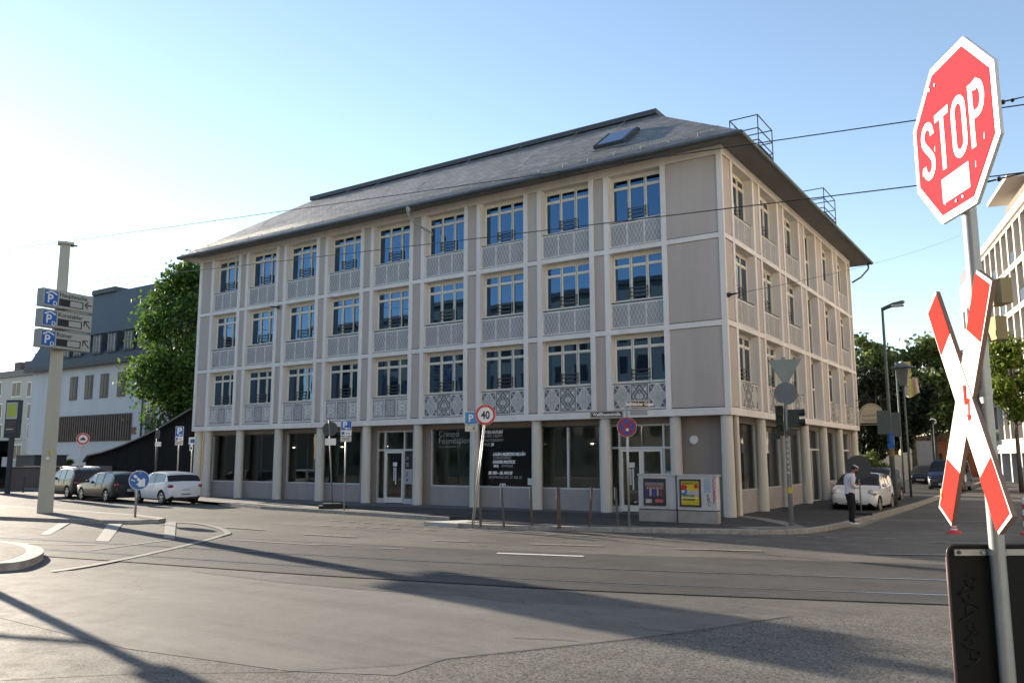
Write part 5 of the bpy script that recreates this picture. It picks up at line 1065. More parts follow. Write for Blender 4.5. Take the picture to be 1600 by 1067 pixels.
b.build('cloth', T); b = MB(); b.box(-.2,.15,-.02,.02,z1-.9,z1,cols[1]); b.build('header', T)
P = Vector((*rt(1462, 70), 0)); T = thing('ball_lamp', 'small white globe lamp above the orange brick building', 'street lamp', P); zt = topz(P.x,P.y,662); b = MB(); b.tube([(0,0,-.1),(0,0,zt)], .04, dgm, 6); b.build('pole', T); b = MB(); b.ball((0,0,zt+.2), .28, mat('globe opal',(.55,.57,.56),.4,0)); b.build('globe', T)
# ------------------------------------------------------------------ the STOP sign, crossing sign and their pole
c0 = Vector((8.88, -22.303, 3.689)); psi = -1.031; e1 = Vector((math.cos(psi), math.sin(psi), 0)); n0 = Vector((math.sin(psi), -math.cos(psi), 0))
base = c0-n0*.055; base.z = 0
PT_ = thing('signal_pole', 'thick galvanised pole at the right edge carrying the STOP sign and crossing sign', 'pole', (base.x, base.y, 0), psi)
b = MB(); b.cyl((0,0,-.12),(0,0,4.0), .036, .036, 24, galv); b.build('tube', PT_); b = MB(); b.cyl((0,0,4.0),(0,0,4.03), .038, .03, 24, flash)
b.build('cap', PT_); 
for z in (2.62,2.30,1.50,.82): b = MB(); b.cyl((0,0,z-.012),(0,0,z+.012), .041, .041, 20, galv, True); b.build('clamp', PT_)
b = MB(); ybx = mat('beige equipment box', (.38,.30,.15), .7, .08, 3); b.box(-.02,.10,.075,.13,2.745,2.875,ybx); b.box(-.06,.025,.075,.13,2.57,2.69,ybx); b.build('equipment_box', PT_)
ST_ = thing('stop_sign', 'large red octagonal STOP sign with white rim high on the pole at the right edge', 'sign', (c0.x, c0.y, c0.z), psi)
def octo(h): k = h*math.tan(PI/8); return [(-k,h),(k,h),(h,k),(h,-k),(k,-h),(-k,-h),(-h,-k),(-h,k)]
stopred = mat('stop red', (.72,.055,.07), .7, .03, 2, spec=.0)
b = MB(); b.prismY(octo(.45), 0, .018, swhite, mat('reflective white', (.88,.87,.84), .4, .02, 3)); b.build('rim', ST_); b = MB(); b.prismY(octo(.405), -.0035, -.0005, stopred); b.build('face', ST_)
# lettering STOP
RW = MATS['reflective white']
def stroke(b, pts, w, y, m):               # flat band of even width along a path in the xz plane
    vs = []; n = len(pts)
    for i, p in enumerate(pts):
        a, c = pts[max(i-1,0)], pts[min(i+1,n-1)]; dx, dz = c[0]-a[0], c[1]-a[1]; l = math.hypot(dx, dz) or 1
        k = 1.0
        if 0 < i < n-1:
            d0 = Vector((p[0]-a[0], p[1]-a[1])).normalized(); d1 = Vector((c[0]-p[0], c[1]-p[1])).normalized(); k = 1/max(.5, math.sqrt(max(.0, (1+d0.dot(d1))/2)))
        nx, nz = -dz/l*w/2*k, dx/l*w/2*k; vs += [(p[0]+nx, y, p[1]+nz), (p[0]-nx, y, p[1]-nz)]
    b.add(vs, [(2*i, 2*i+1, 2*i+3, 2*i+2) for i in range(n-1)], m)
def arc_(cx, cz, rx, rz, a0, a1, n=12): return [(cx+rx*math.cos(math.radians(a0+(a1-a0)*i/n)), cz+rz*math.sin(math.radians(a0+(a1-a0)*i/n))) for i in range(n+1)]
LW_ = .043; hx, hz_ = .0555, .146; yb = -.0062
def letter(ch, cx):
    b = MB()
    if ch == 'T': stroke(b, [(cx-.078,hz_),(cx+.078,hz_)], LW_, yb, RW); stroke(b, [(cx,hz_-LW_/2),(cx,-.1675)], LW_, yb, RW)
    if ch == 'O': stroke(b, arc_(cx, hz_-.062, hx, .062, 0, 180)+arc_(cx, -hz_+.062, hx, .062, 180, 360)+[(cx+hx, hz_-.062)], LW_, yb, RW)
    if ch == 'P': stroke(b, [(cx-hx,-.1675),(cx-hx,.1675)], LW_, yb, RW); stroke(b, [(cx-hx+LW_/2,hz_),(cx+.005,hz_)]+arc_(cx+.005, hz_-.075, hx-.005, .075, 90, -90)+[(cx-hx+LW_/2, hz_-.15)], LW_, yb, RW)
    if ch == 'S': stroke(b, arc_(cx, hz_-.060, hx, .060, -8, 180)+[(cx-hx+.004, hz_-.085),(cx-hx+.022,hz_-.112),(cx,0),(cx+hx-.022,-hz_+.112),(cx+hx-.004,-hz_+.085)]+arc_(cx, -hz_+.060, hx, .060, 0, -188), LW_, yb, RW)
    o = b.build('letter', ST_); return o
for ch, cx_ in (('S', -.268), ('T', -.092), ('O', .088), ('P', .275)): letter(ch, cx_)
b = MB(); b.box(-.142,.15,-.0058,-.0036,-.35,-.213,RW); b.build('white_patch', ST_)
b = MB()
for u, z in ((-.20,.335),(-.135,.335),(.0,-.375),(.07,-.375)): b.disc((u,z), .008, -.009, -.0036, galv, galv, 10)
b.build('rivet', ST_)
b = MB(); 
for u, z in ((-.36,-.12),(-.2,-.03),(.31,-.16),(.21,-.27),(-.13,-.36)): b.add([(u,-.0045,z),(u+.008,-.0045,z),(u+.012,-.0045,z+.035),(u+.004,-.0045,z+.03)], [(0,1,2,3)], mat('scratch',(.9,.5,.5),.6,0))
b.build('scratch', ST_)['kind'] = 'stuff'
CR = thing('crossing_sign', 'red and white crossing cross with red lightning arrow, on the pole under the STOP sign', 'sign', (c0.x+n0.x*.012, c0.y+n0.y*.012, 0), psi)
cw_ = mat('cross white', (.86,.84,.78), .4, .03, 2); edge = mat('cross edge brown', (.32,.20,.15), .6, .05, 3)
A_ = [(-.295,2.885),(-.42,2.789),(.153,1.602),(.287,1.697)]; B_ = [(.28,2.82),(.146,2.905),(-.459,1.695),(-.329,1.604)]
# plane shift: the cross stands 3 cm before the sign plane
def lerp(p, q, t): return (p[0]+(q[0]-p[0])*t, p[1]+(q[1]-p[1])*t)
def inset(q, d):
    cx = sum(p[0] for p in q)/4; cz = sum(p[1] for p in q)/4; return [(p[0]+(cx-p[0])*d, p[1]+(cz-p[1])*d*.4) for p in q]
for q, yy, nm in ((A_, 0.0, 'arm'), (B_, .004, 'arm')):
    b = MB(); b.prismY(q, yy, yy+.024, edge, cw_); a_ = b.build(nm, CR)
    L0 = (q[0], q[3]); L1 = (q[1], q[2]); iq = inset(q, .055)
    for t0, t1, s0, s1 in ((0.0,.225,0.0,.215),(.775,1.0,.785,1.0)):
        if nm and q is B_: pass
        p = [lerp(iq[0], iq[3], t0), lerp(iq[1], iq[2], s0), lerp(iq[1], iq[2], s1), lerp(iq[0], iq[3], t1)]
        # pointed inner band edge like the photograph
        if t0 == 0.0: p[3] = lerp(iq[0], iq[3], .205 if q is A_ else .225); p[2] = lerp(iq[1], iq[2], .215 if q is A_ else .225)
        b = MB(); b.prismY(p, yy-.003, yy-.0005, lred); b.build('red_band', a_)
def pl_(x, y):
    d = ray(1480+x/3.95, 560+y/3.95); o_ = c0+n0*.0165; t = (o_-CAM).dot(n0)/d.dot(n0); X = CAM+d*t; return ((X-c0).dot(e1), X.z)
ar = [pl_(*p) for p in ((95,165),(110,165),(114,256),(131,238),(134,345),(144,345),(133,395),(120,345),(127,345),(124,270),(106,290))]
b = MB(); b.add([(u,-.0045,z) for u, z in ar], [(0,10,2,1),(10,9,2),(9,3,2),(9,8,4,3),(7,6,5,4,8)], lred); b.build('lightning_arrow', CR)
b = MB(); b.box(-.407,-.401,-.0045,-.003,1.74,1.80,mat('yellow scuff',(.8,.55,.15),.6,0)); b.build('scuff', CR)
b = MB(); b.box(-.12,.06,.0275,.034,2.24,2.27,galv); b.build('bracket', CR)
# rectangular plate seen from the back
TB = thing('turned_plate_sign', 'black back of a large rounded rectangular sign with marker scrawl, lower right corner', 'sign', (base.x, base.y, 0), YAW+.02)
u0, u1, z0_, z1_ = -.225, .46, .735, 1.535; r_ = .045; pts = []
for cx_, cz_, a0 in ((u1-r_,z1_-r_,0),(u0+r_,z1_-r_,90),(u0+r_,z0_+r_,180),(u1-r_,z0_+r_,270)):
    for k_ in range(6): a = math.radians(a0+k_*18); pts.append((cx_+r_*math.cos(a), cz_+r_*math.sin(a)))
bk = mat('black sign back', (.014,.014,.012), .6, .25, 3, streak=True, spec=.2); b = MB(); b.prismY(pts, .05, .056, bk); b.build('plate', TB)
b = MB(); prev = pts[-1]
rim = mat('plate rim', (.05,.045,.045), .45, 0)
b.tube([(p[0],.053,p[1]) for p in pts+[pts[0]]], .006, rim, 6); b.tube([(u0-.004,.058,z) for z in (z0_+.05,1.0,1.3,z1_-.06)], .004, mat('pink edge',(.6,.3,.3),.5,0), 5); b.build('rim', TB)
for z in (1.495,.80):
    b = MB(); b.box(u0+.03, u1-.03, .036, .05, z-.012, z+.018, galv); b.cyl((u0+.05,.036,z+.004),(u0+.05,.030,z+.004), .010, .010, 8, flash); b.cyl((-.055,.036,z+.004),(-.055,.022,z+.004), .010, .010, 8, galv); b.build('bracket', TB)
rs = random.Random(5); b = MB(); sc = mat('marker scrawl', (.006,.006,.006), .35, 0); pp = []
for k_ in range(46): t_ = k_/45; pp.append((u0+.085+.035*math.sin(k_*1.35)+.02*math.sin(k_*.5), .0465, 1.38-.42*t_+.018*math.cos(k_*1.9)))
b.tube(pp, .0035, sc, 4); b.build('graffiti', TB)
# red and white striped posts in the street behind the signs
for i, (px, py, r0, r1, lb) in enumerate(((1491,833,816,830,'red and white striped marker tip just above the black plate corner'),(1607,835,778,830,'red and white striped marker post at the right edge'))):
    P = g(px, py, RZ); T = thing('marker_post', lb, 'marker post', P, 0, 'striped marker posts'); zt = topz(P.x,P.y,r0)-RZ; b = MB(); b.cyl((0,0,0),(0,0,.06), .2, .18, 14, sred); b.build('foot', T)
    b = MB(); n = 6
    for k_ in range(n): b.cyl((0,0,.06+k_*(zt-.06)/n),(0,0,.06+(k_+1)*(zt-.06)/n), .11-.012*k_*(1-i*.6), .11-.012*(k_+1)*(1-i*.6), 14, sred if k_%2 == 0 else swhite, False)
    b.build('cone', T)
# ------------------------------------------------------------------ overhead wires
wirem = mat('wire black', (.02,.02,.022), .5, 0, metal=.3)
def wire(label, pts, r=.014, sag=.25, grp='overhead tram wires'):
    T = thing('overhead_wire', label, 'wire', pts[0], 0, grp); b = MB(); o = Vector(pts[0]); L_ = []
    n = 24; A, B = Vector(pts[0]), Vector(pts[-1])
    for i in range(n+1): t = i/n; p = A+(B-A)*t; p.z -= sag*4*t*(1-t); L_.append(p-o)
    b.tube(L_, [r*(1+.8*max(0, 1-i/12)) for i in range(n+1)], wirem, 6); b.build('strand', T); return T
A = at(-40, 396, 46); B = at(1640, 158, 11); wire('upper overhead wire crossing in front of the slate roof and behind the STOP sign', [A, B], .009, .05)
A = at(-40, 457, 46); B = at(1640, 265, 11); wire('lower overhead wire crossing in front of the building windows and behind the STOP sign', [A, B], .009, .12)
A = at(1540, 165.5, 11.6); B = at(1660, 138, 11.2); T = wire('short upper branch wire with an insulator right of the STOP sign', [A, B], .008, .0); m_ = at(1567,160,11.5)-A; b = MB(); b.ball(m_, .035, wirem); b.ball(at(1582,157,11.5)-A, .028, wirem); b.build('insulator', T)
A = at(1540, 285, 11.6); B = at(1660, 256, 11.2); T = wire('short lower branch wire with an insulator right of the STOP sign', [A, B], .008, .0); b = MB(); b.ball(at(1561,280,11.5)-A, .035, wirem); b.build('insulator', T)
A = Vector((.25,.1,onX(1142,462,.05).z)); B = at(1500, 368, 60); wire('thin span wire from the corner anchor to the right', [A, B], .006, .3, 'thin span wires')

# signal mast beyond the left edge of the picture: its shadow falls into the foreground
T = thing('signal_mast', 'tall mast with side arm, left of the picture, casting the forked shadow', 'mast', (-12.6,-18.86,0), 0)
b = MB(); b.tube([(0,0,-.1),(0,0,3.3),(0,0,5.6)], [.11,.10,.08], galv, 12); b.build('pole', T)
b = MB(); b.tube([(0,0,3.45),(-1.2,-.3,3.5),(-2.35,-.62,3.5)], .055, galv, 8); b.build('arm', T)
b = MB(); b.box(-.10,.10,-.21,.21,3.9,5.2,signback); b.build('sign_board', T)
# ------------------------------------------------------------------ cars
cglass = glassmat('car glass', (.012,.014,.016), 1.7); tyre = mat('tyre rubber', (.02,.02,.02), .85, .1, 8); rimm = mat('alloy rim', (.42,.43,.44), .35, .05, 4, metal=.7); trim = mat('black trim', (.018,.018,.02), .5, 0)
tail = mat('tail lamp red', (.30,.01,.015), .2, .1, 6, coat=.5); headm = mat('headlamp glass', (.55,.58,.6), .12, .3, 18, coat=1, metal=.3); platem = mat('number plate', (.7,.7,.68), .5, 0); chrome = mat('chrome', (.6,.6,.6), .15, 0, metal=1)
def interp(cps, t):
    if t <= cps[0][0]: return cps[0][1]
    for i in range(len(cps)-1):
        a, b_ = cps[i], cps[i+1]
        if t <= b_[0]:
            u = (t-a[0])/(b_[0]-a[0]); p0 = cps[max(i-1,0)][1]; p3 = cps[min(i+2,len(cps)-1)][1]
            m1 = (b_[1]-p0)/((b_[0]-cps[max(i-1,0)][0]) or 1)*(b_[0]-a[0]) if i > 0 else (b_[1]-a[1]); m2 = (p3-a[1])/((cps[min(i+2,len(cps)-1)][0]-a[0]) or 1)*(b_[0]-a[0]) if i+2 < len(cps) else (b_[1]-a[1])
            lo, hi = min(a[1],b_[1])-.03, max(a[1],b_[1])+.03
            v = (2*u**3-3*u*u+1)*a[1]+(u**3-2*u*u+u)*m1+(-2*u**3+3*u*u)*b_[1]+(u**3-u*u)*m2
            return max(lo, min(hi, v))
    return cps[-1][1]
def make_car(name, label, cat, loc, rz, L, Wd, H, paint, roofp, belt, ws, rs_, wheels, wr=.31, group='cars parked at the roadside', details=None, plate=True, pillars=(), van=False, rails=False):
    """profile params in fractions of L from the rear (0) to the front (1)"""
    T = thing(name, label, cat, loc, rz, group); hw = Wd/2
    N = 64; M_ = []
    wcp = [(0,hw*.80),(.02,hw*.90),(.06,hw*.97),(.15,hw),(.8,hw),(.92,hw*.95),(.98,hw*.84),(1,hw*.74)]
    zb = [(0,.34),(.03,.24),(.1,.2),(.9,.2),(.97,.24),(1,.34)]
    rows = []
    for i in range(N+1):
        t = i/N; x = -L/2+L*t; w = interp(wcp, t); b0 = interp(zb, t); s = interp(belt, t); r = max(interp(roofp, t), s+.012)
        gh = (r-s)/(H-1.0) if H > 1.01 else 0; gh = max(0, min(1, gh)); wr_ = w*(1-.22*gh)
        cs = [(0,b0),(w*.80,b0),(w*.955,b0+.07),(w*.995,b0+.25*(s-b0)),(w*1.0,b0+.55*(s-b0)),(w*.985,b0+.85*(s-b0)),(w*.95,s)]
        for f in (.33,.66,.93): cs.append((w*.95+(wr_-w*.95)*f*.9-.0, s+(r-s)*.93*f/.93*1.0*min(1,f) if False else s+(r-s)*f*.93))
        cs += [(wr_*.86, r-.025*gh), (wr_*.5, r+.0), (0, r+.006)]
        rows.append((x, cs))
    k = len(rows[0][1]); vs = []; fs = []; ms = []
    for x, cs in rows: vs += [(x, y, z) for y, z in cs]
    nv = len(vs); mp_ = {}
    for i, v in enumerate(list(vs)):
        if abs(v[1]) < 1e-6: mp_[i] = i
        else: mp_[i] = len(vs); vs.append((v[0], -v[1], v[2]))
    glass_rows = (6, 7, 8)
    for i in range(N):
        t = (i+.5)/N
        for j in range(k-1):
            a, b_, c, d = i*k+j, (i+1)*k+j, (i+1)*k+j+1, i*k+j+1; m = 0
            r = interp(roofp, t); s = interp(belt, t)
            if r-s > .10:
                inws = ws[0] < t < ws[1]; inrs = rs_[0] < t < rs_[1]
                if j in glass_rows:
                    m = 1
                    if any(abs(t-p) < .011 for p in pillars) or j == 8 and False: m = 2
                    if inws and j == 8 : m = 0
                    if t < rs_[1]+.012 or t > ws[1]-.01: m = 0
                    if inrs and not van: m = 0 if j == 8 else m
                if j >= 9 and inws: m = 3
                if j >= 9 and inrs: m = 4
            if j == 0 or (j == 1): m = 5
            fs.append((a,b_,c,d)); ms.append(m); fs.append((mp_[a],mp_[d],mp_[c],mp_[b_])); ms.append(m)
    # end caps
    for e_, fl in ((0, 1), (N, 0)):
        idx = [e_*k+j for j in range(k)]; oth = [mp_[q] for q in idx[::-1] if mp_[q] != q]; lp = idx+oth
        fs.append(tuple(lp[::-1] if fl == 0 else lp)); ms.append(0)
    me = bpy.data.meshes.new('body'); me.from_pydata(vs, [], fs)
    slots = [paint, cglass, trim, cglass, cglass, trim, trim]
    me.polygons.foreach_set('material_index', ms)
    bm = bmesh.new(); bm.from_mesh(me); bmesh.ops.remove_doubles(bm, verts=bm.verts, dist=1e-5); bmesh.ops.recalc_face_normals(bm, faces=bm.faces); bm.to_mesh(me); bm.free()
    for i_ in range(7):
        mm_ = slots[i_].copy() if False else slots[i_]; me.materials.append(mm_)
    o = bpy.data.objects.new('body', me); SC.collection.objects.link(o)
    # wheel arches
    cb = MB()
    for wx in wheels:
        for sy in (1, -1): cb.cyl((wx, sy*(hw-.26), wr), (wx, sy*(hw+.2), wr), wr*1.16, wr*1.16, 28, trim)
    co = cb.build('cut'); bo = o.modifiers.new('b', 'BOOLEAN'); bo.operation = 'DIFFERENCE'; bo.object = co; bo.solver = 'EXACT'
    try: bo.material_mode = 'TRANSFER'
    except Exception: pass
    dg_ = bpy.context.evaluated_depsgraph_get(); me2 = bpy.data.meshes.new_from_object(o.evaluated_get(dg_)); bpy.data.objects.remove(o); bpy.data.objects.remove(co)
    # split into parts by slot
    bm = bmesh.new(); bm.from_mesh(me2); mats_ = list(me2.materials)
    groups = {'body': (0, 2, 5, 6, 7), 'side_window': (1,), 'windscreen': (3,), 'rear_window': (4,)}
    for nm, ids in groups.items():
        b2 = bm.copy(); dl = [f for f in b2.faces if not (f.material_index in ids or (nm == 'body' and f.material_index > 5))]; bmesh.ops.delete(b2, geom=dl, context='FACES')
        if nm == 'side_window' and len(b2.faces):
            b3 = b2.copy()
            for sgn, bb in ((1, b2), (-1, b3)):
                bmesh.ops.delete(bb, geom=[f for f in bb.faces if f.calc_center_median().y*sgn < 0], context='FACES')
                m3 = bpy.data.meshes.new(nm); bb.to_mesh(m3)
                for q in mats_: m3.materials.append(q)
                for p in m3.polygons: p.use_smooth = True
                ob_ = bpy.data.objects.new(nm, m3); SC.collection.objects.link(ob_); ob_.parent = T
            b3.free()
        elif len(b2.faces):
            m3 = bpy.data.meshes.new(nm); b2.to_mesh(m3)
            for q in mats_: m3.materials.append(q)
            for p in m3.polygons: p.use_smooth = True
            ob_ = bpy.data.objects.new(nm, m3); SC.collection.objects.link(ob_); ob_.parent = T
            if nm == 'body':
                try: m3.set_sharp_from_angle(angle=math.radians(38))
                except Exception: pass
                BODY = ob_
        b2.free()
    bm.free(); bpy.data.meshes.remove(me); 
    # wheels
    for wx in wheels:
        for sy in (1, -1):
            yc = sy*(hw-.11); b = MB(); pr = [(wr*.66,-.09),(wr*.93,-.10),(wr,-.07),(wr,.07),(wr*.93,.10),(wr*.66,.09)]; b.lathe(pr, tyre, 28, 'Y', (wx, yc, wr)); w_ = b.build('wheel', T)
            b = MB(); yo = yc+sy*.085; b.cyl((wx,yo-sy*.03,wr),(wx,yo-sy*.025,wr), wr*.67, wr*.67, 24, trim); b.lathe([(wr*.60,sy*.0),(wr*.68,sy*.012),(wr*.68,-.02*sy)], rimm, 28, 'Y', (wx,yo,wr))
            for s5 in range(5):
                a = 2*PI*s5/5+.3; dx, dz = math.cos(a), math.sin(a); px_, pz_ = -dz, dx; w1, w2 = .035, .05
                b.add([(wx+px_*w1,yo+sy*.004,wr+pz_*w1),(wx-px_*w1,yo+sy*.004,wr-pz_*w1),(wx+dx*wr*.63-px_*w2,yo,wr+dz*wr*.63-pz_*w2),(wx+dx*wr*.63+px_*w2,yo,wr+dz*wr*.63+pz_*w2)], [(0,1,2,3)], rimm)
            b.cyl((wx,yo-sy*.01,wr),(wx,yo+sy*.012,wr), .055, .045, 12, rimm); b.build('rim', w_)
    # mirrors
    for sy in (1,-1):
        b = MB(); mx_ = -L/2+L*(ws[0]+(ws[1]-ws[0])*.45); s = interp(belt, ws[0]); b.ball((mx_, sy*(hw+.07), s+.07), .1, paint, 12, 8, (.7,1,.75)); b.build('mirror', T)
        b = MB(); hx = -L/2+L*(pillars[0] if pillars else .5)+.12; b.box(hx, hx+.17, sy*hw*.985, sy*(hw+.02), s-.17, s-.14, chrome if van is False else trim); b.build('door_handle', T)
        b = MB(); 
        for p in pillars[:2]: xx = -L/2+L*p; b.box(xx-.004, xx+.004, sy*hw*.97, sy*(hw+.003), .34, s-.03, trim)
        if pillars: b.build('door_seam', T)
    zf = interp(belt, .97); s0 = interp(belt, .03)
    d = details or {}
    for sy in (1,-1):
        b = MB(); hx, hy, hz_, sx_, sy_, sz_ = d.get('head', (L/2-.22, hw*.74, .66, .26, .15, .12)); b.ball((hx, sy*hy, hz_), 1, headm, 14, 8, (sx_, sy_, sz_)); b.build('headlight', T)
        b = MB(); hx, hy, hz_, sx_, sy_, sz_ = d.get('tail', (-L/2+.12, hw*.80, .82, .14, .12, .10)); b.ball((hx, sy*hy, hz_), 1, tail, 14, 8, (sx_, sy_, sz_)); b.build('tail_light', T)
    b = MB(); gw, gz0, gz1 = d.get('grille', (.42,.34,.50)); b.ball((L/2-.06,0,(gz0+gz1)/2), 1, trim, 16, 8, (.075,gw,(gz1-gz0)/2)); b.build('grille', T)
    if d.get('upper'): b = MB(); b.ball((L/2-.13,0,.63), 1, trim, 16, 6, (.10,.30,.05)); b.box(L/2-.035,L/2-.02,-.05,.05,.60,.68,chrome); b.build('grille', T)
    if plate:
        b = MB(); b.box(L/2+.0,L/2+.022,-.26,.26,.40,.51,platem); b.box(L/2+.022,L/2+.024,-.2,.2,.43,.48,mat('plate print',(.2,.2,.22),.6,0)); b.build('number_plate', T)
        pz = d.get('pz', .52); b = MB(); b.box(-L/2-.02,-L/2+.01,-.26,.26,pz,pz+.11,platem); b.box(-L/2-.022,-L/2-.02,-.2,.2,pz+.03,pz+.08,MATS['plate print']); b.build('number_plate', T)
    b = MB(); b.box(-L/2-.005,-L/2+.12,-hw*.72,hw*.72,.24,.34,trim); b.box(-L/2-.006,-L/2+.05,-hw*.2,hw*.2,.66,.68,chrome); b.build('bumper', T)
    for sy in (1,-1):
        b = MB(); b.ball((-L/2+.07,sy*hw*.66,.46), 1, trim, 12, 6, (.07,.09,.06)); b.ball((L/2-.11,sy*hw*.66,.42), 1, trim, 12, 6, (.08,.10,.07)); b.build('fog_light', T)
    if rails:
        for sy in (1,-1): b = MB(); b.tube([(-L*.40,sy*hw*.62,H-.05),(-L*.34,sy*hw*.64,H+.035),(L*.08,sy*hw*.64,H+.045),(L*.14,sy*hw*.62,H-.03)], .02, chrome, 6); b.build('roof_rail', T)
    return T
wpaint = mat('white car paint', (.80,.81,.83), .3, .02, 3, coat=.7); dpaint = mat('anthracite car paint', (.012,.013,.015), .38, .05, 3, coat=.35); bpaint = mat('black car paint', (.010,.011,.013), .38, .05, 3, coat=.35); navy = mat('navy van paint', (.012,.016,.05), .3, .05, 3, coat=.8)
hb_roof = [(0,.80),(.02,.92),(.06,1.12),(.12,1.38),(.2,1.46),(.4,1.50),(.55,1.48),(.64,1.36),(.73,1.12),(.80,.96),(.9,.88),(.97,.74),(1,.58)]
hb_belt = [(0,.78),(.05,.98),(.12,1.03),(.4,.97),(.7,.93),(.8,.90),(.9,.82),(.97,.68),(1,.55)]
make_car('hatchback_car', 'white three door hatchback parked with its tail towards the building, left side', 'car', (-26.6,-3.25,RZ), math.radians(173), 3.7, 1.72, 1.5, wpaint, hb_roof, hb_belt, (.55,.79), (.015,.115), (-1.18,1.15), .32, pillars=(.40,), details={'tail':(-1.73,.70,.84,.17,.13,.085),'pz':.42})
wg_roof = [(0,.74),(.015,.90),(.05,1.12),(.10,1.34),(.18,1.42),(.4,1.46),(.52,1.43),(.60,1.30),(.68,1.08),(.73,.97),(.88,.88),(.97,.72),(1,.55)]
wg_belt = [(0,.72),(.05,.93),(.12,.97),(.4,.93),(.65,.90),(.73,.88),(.88,.80),(.97,.66),(1,.52)]
make_car('estate_car', 'anthracite estate car parked between the white hatchback and the black car, left side', 'car', (-31.2,-3.3,RZ), math.radians(173), 4.7, 1.82, 1.46, dpaint, wg_roof, wg_belt, (.52,.725), (.012,.09), (-1.42,1.45), .32, pillars=(.30,.46), rails=False)
suv_roof = [(p, z*1.12) for p, z in wg_roof]; suv_belt = [(p, z*1.10) for p, z in wg_belt]
make_car('estate_car', 'black high roofed car with roof rails, farthest left of the parked row', 'car', (-36.5,-2.35,RZ), math.radians(173), 4.6, 1.85, 1.62, bpaint, suv_roof, suv_belt, (.52,.725), (.012,.09), (-1.38,1.40), .34, pillars=(.30,.46), rails=True)
make_car('hatchback_car', 'white small hatchback parked half on the kerb facing the viewer in the side street', 'car', (2.45,8.15,RZ), math.radians(-91), 3.8, 1.70, 1.52, wpaint, hb_roof, hb_belt, (.55,.80), (.015,.115), (-1.2,1.2), .31, pillars=(.30,.44), details={'head':(1.60,.66,.76,.22,.17,.13),'grille':(.50,.30,.47),'upper':1})
make_car('suv_car', 'dark suv parked behind the small white hatchback in the side street', 'car', (1.75,14.2,RZ), math.radians(-92), 4.5, 1.88, 1.66, bpaint, suv_roof, suv_belt, (.52,.725), (.012,.09), (-1.35,1.38), .35, pillars=(.30,.46))
make_car('hatchback_car', 'black hatchback parked left of the navy van in the side street', 'car', (at(1447,730,62).x, at(1447,730,62).y, RZ), math.radians(-95), 4.1, 1.78, 1.5, bpaint, hb_roof, hb_belt, (.55,.80), (.015,.115), (-1.25,1.25), .31, pillars=(.30,.44))
make_car('hatchback_car', 'grey blue car parked farthest up the side street', 'car', (at(1430,730,74).x, at(1430,730,74).y, RZ), math.radians(-95), 4.1, 1.78, 1.5, mat('slate blue car paint',(.08,.10,.14),.3,.05,3,coat=.8), hb_roof, hb_belt, (.55,.80), (.015,.115), (-1.25,1.25), .31, pillars=(.30,.44))
vr = [(0,1.0),(.01,1.5),(.03,1.86),(.08,1.96),(.5,1.97),(.66,1.93),(.72,1.78),(.80,1.38),(.86,1.16),(.94,1.04),(.98,.85),(1,.6)]; vb = [(0,.98),(.05,1.12),(.7,1.10),(.82,1.08),(.92,.98),(.98,.78),(1,.56)]
make_car('delivery_van', 'navy blue van facing the viewer behind the crossing sign', 'van', (at(1479,735,51).x, at(1479,735,51).y+1.5, RZ), math.radians(-93), 4.9, 1.94, 1.97, navy, vr, vb, (.66,.85), (.008,.05), (-1.5,1.5), .33, pillars=(.62,), van=True, details={'head':(2.1,.70,.84,.25,.16,.13)})
# ------------------------------------------------------------------ the person at the kerb
def skinmesh(name, joints, edges, mat_fn, mats, levels=2, root=0):
    me = bpy.data.meshes.new(name); me.from_pydata([j[0] for j in joints], edges, []); o = bpy.data.objects.new(name, me); SC.collection.objects.link(o)
    sk = o.modifiers.new('s', 'SKIN'); sk.use_smooth_shade = True
    for i, j in enumerate(joints):
        r = j[1]; me.skin_vertices[0].data[i].radius = (r, r) if not isinstance(r, tuple) else r; me.skin_vertices[0].data[i].use_root = (i == root)
    su = o.modifiers.new('d', 'SUBSURF'); su.levels = levels; su.render_levels = levels
    m2 = bpy.data.meshes.new_from_object(o.evaluated_get(bpy.context.evaluated_depsgraph_get())); bpy.data.objects.remove(o)
    m2.materials.clear()
    for m in mats: m2.materials.append(m)
    for p in m2.polygons: p.material_index = mat_fn(p.center); p.use_smooth = True
    q = bpy.data.objects.new(name, m2); SC.collection.objects.link(q); return q
skin = mat('skin', (.30,.16,.11), .6, .05, 6); shirt = mat('pale pink white shirt', (.68,.62,.66), .85, .05, 4, .3, 30); jeans = mat('black trousers', (.012,.012,.015), .85, .1, 6); hairm = mat('dark hair', (.015,.011,.010), .7, .1, 20)
P = g(1331, 819, 0)
PE = thing('person', 'person in pale shirt and black trousers standing at the kerb looking down at a phone', 'person', (P.x, P.y, 0), YAW+.15)
# local: x = to the right of the picture (the way the person faces), -y towards the camera
J = [((0,0,.93),(.15,.125)),((.0,0,1.10),(.145,.12)),((.03,0,1.30),(.165,.13)),((.075,0,1.43),(.13,.11)),((.125,0,1.50),.06),((.16,0,1.56),.06),
     ((.02,-.17,1.41),.075),((-.03,-.22,1.22),.060),((-.02,-.21,1.13),.056),((.12,-.17,1.10),.048),((.25,-.10,1.12),.036),
     ((.02,.17,1.41),.075),((-.0,.22,1.22),.060),((.02,.21,1.13),.056),((.14,.15,1.12),.048),((.27,.06,1.15),.036),
     ((-.01,-.09,.86),.105),((.03,-.10,.50),.072),((.0,-.10,.30),.066),((-.03,-.10,.10),.052),((.09,-.11,.05),.045),((.17,-.11,.04),.035),
     ((.0,.09,.86),.105),((.06,.10,.50),.072),((.05,.11,.30),.066),((.02,.11,.10),.052),((.14,.12,.05),.045),((.22,.12,.04),.035)]
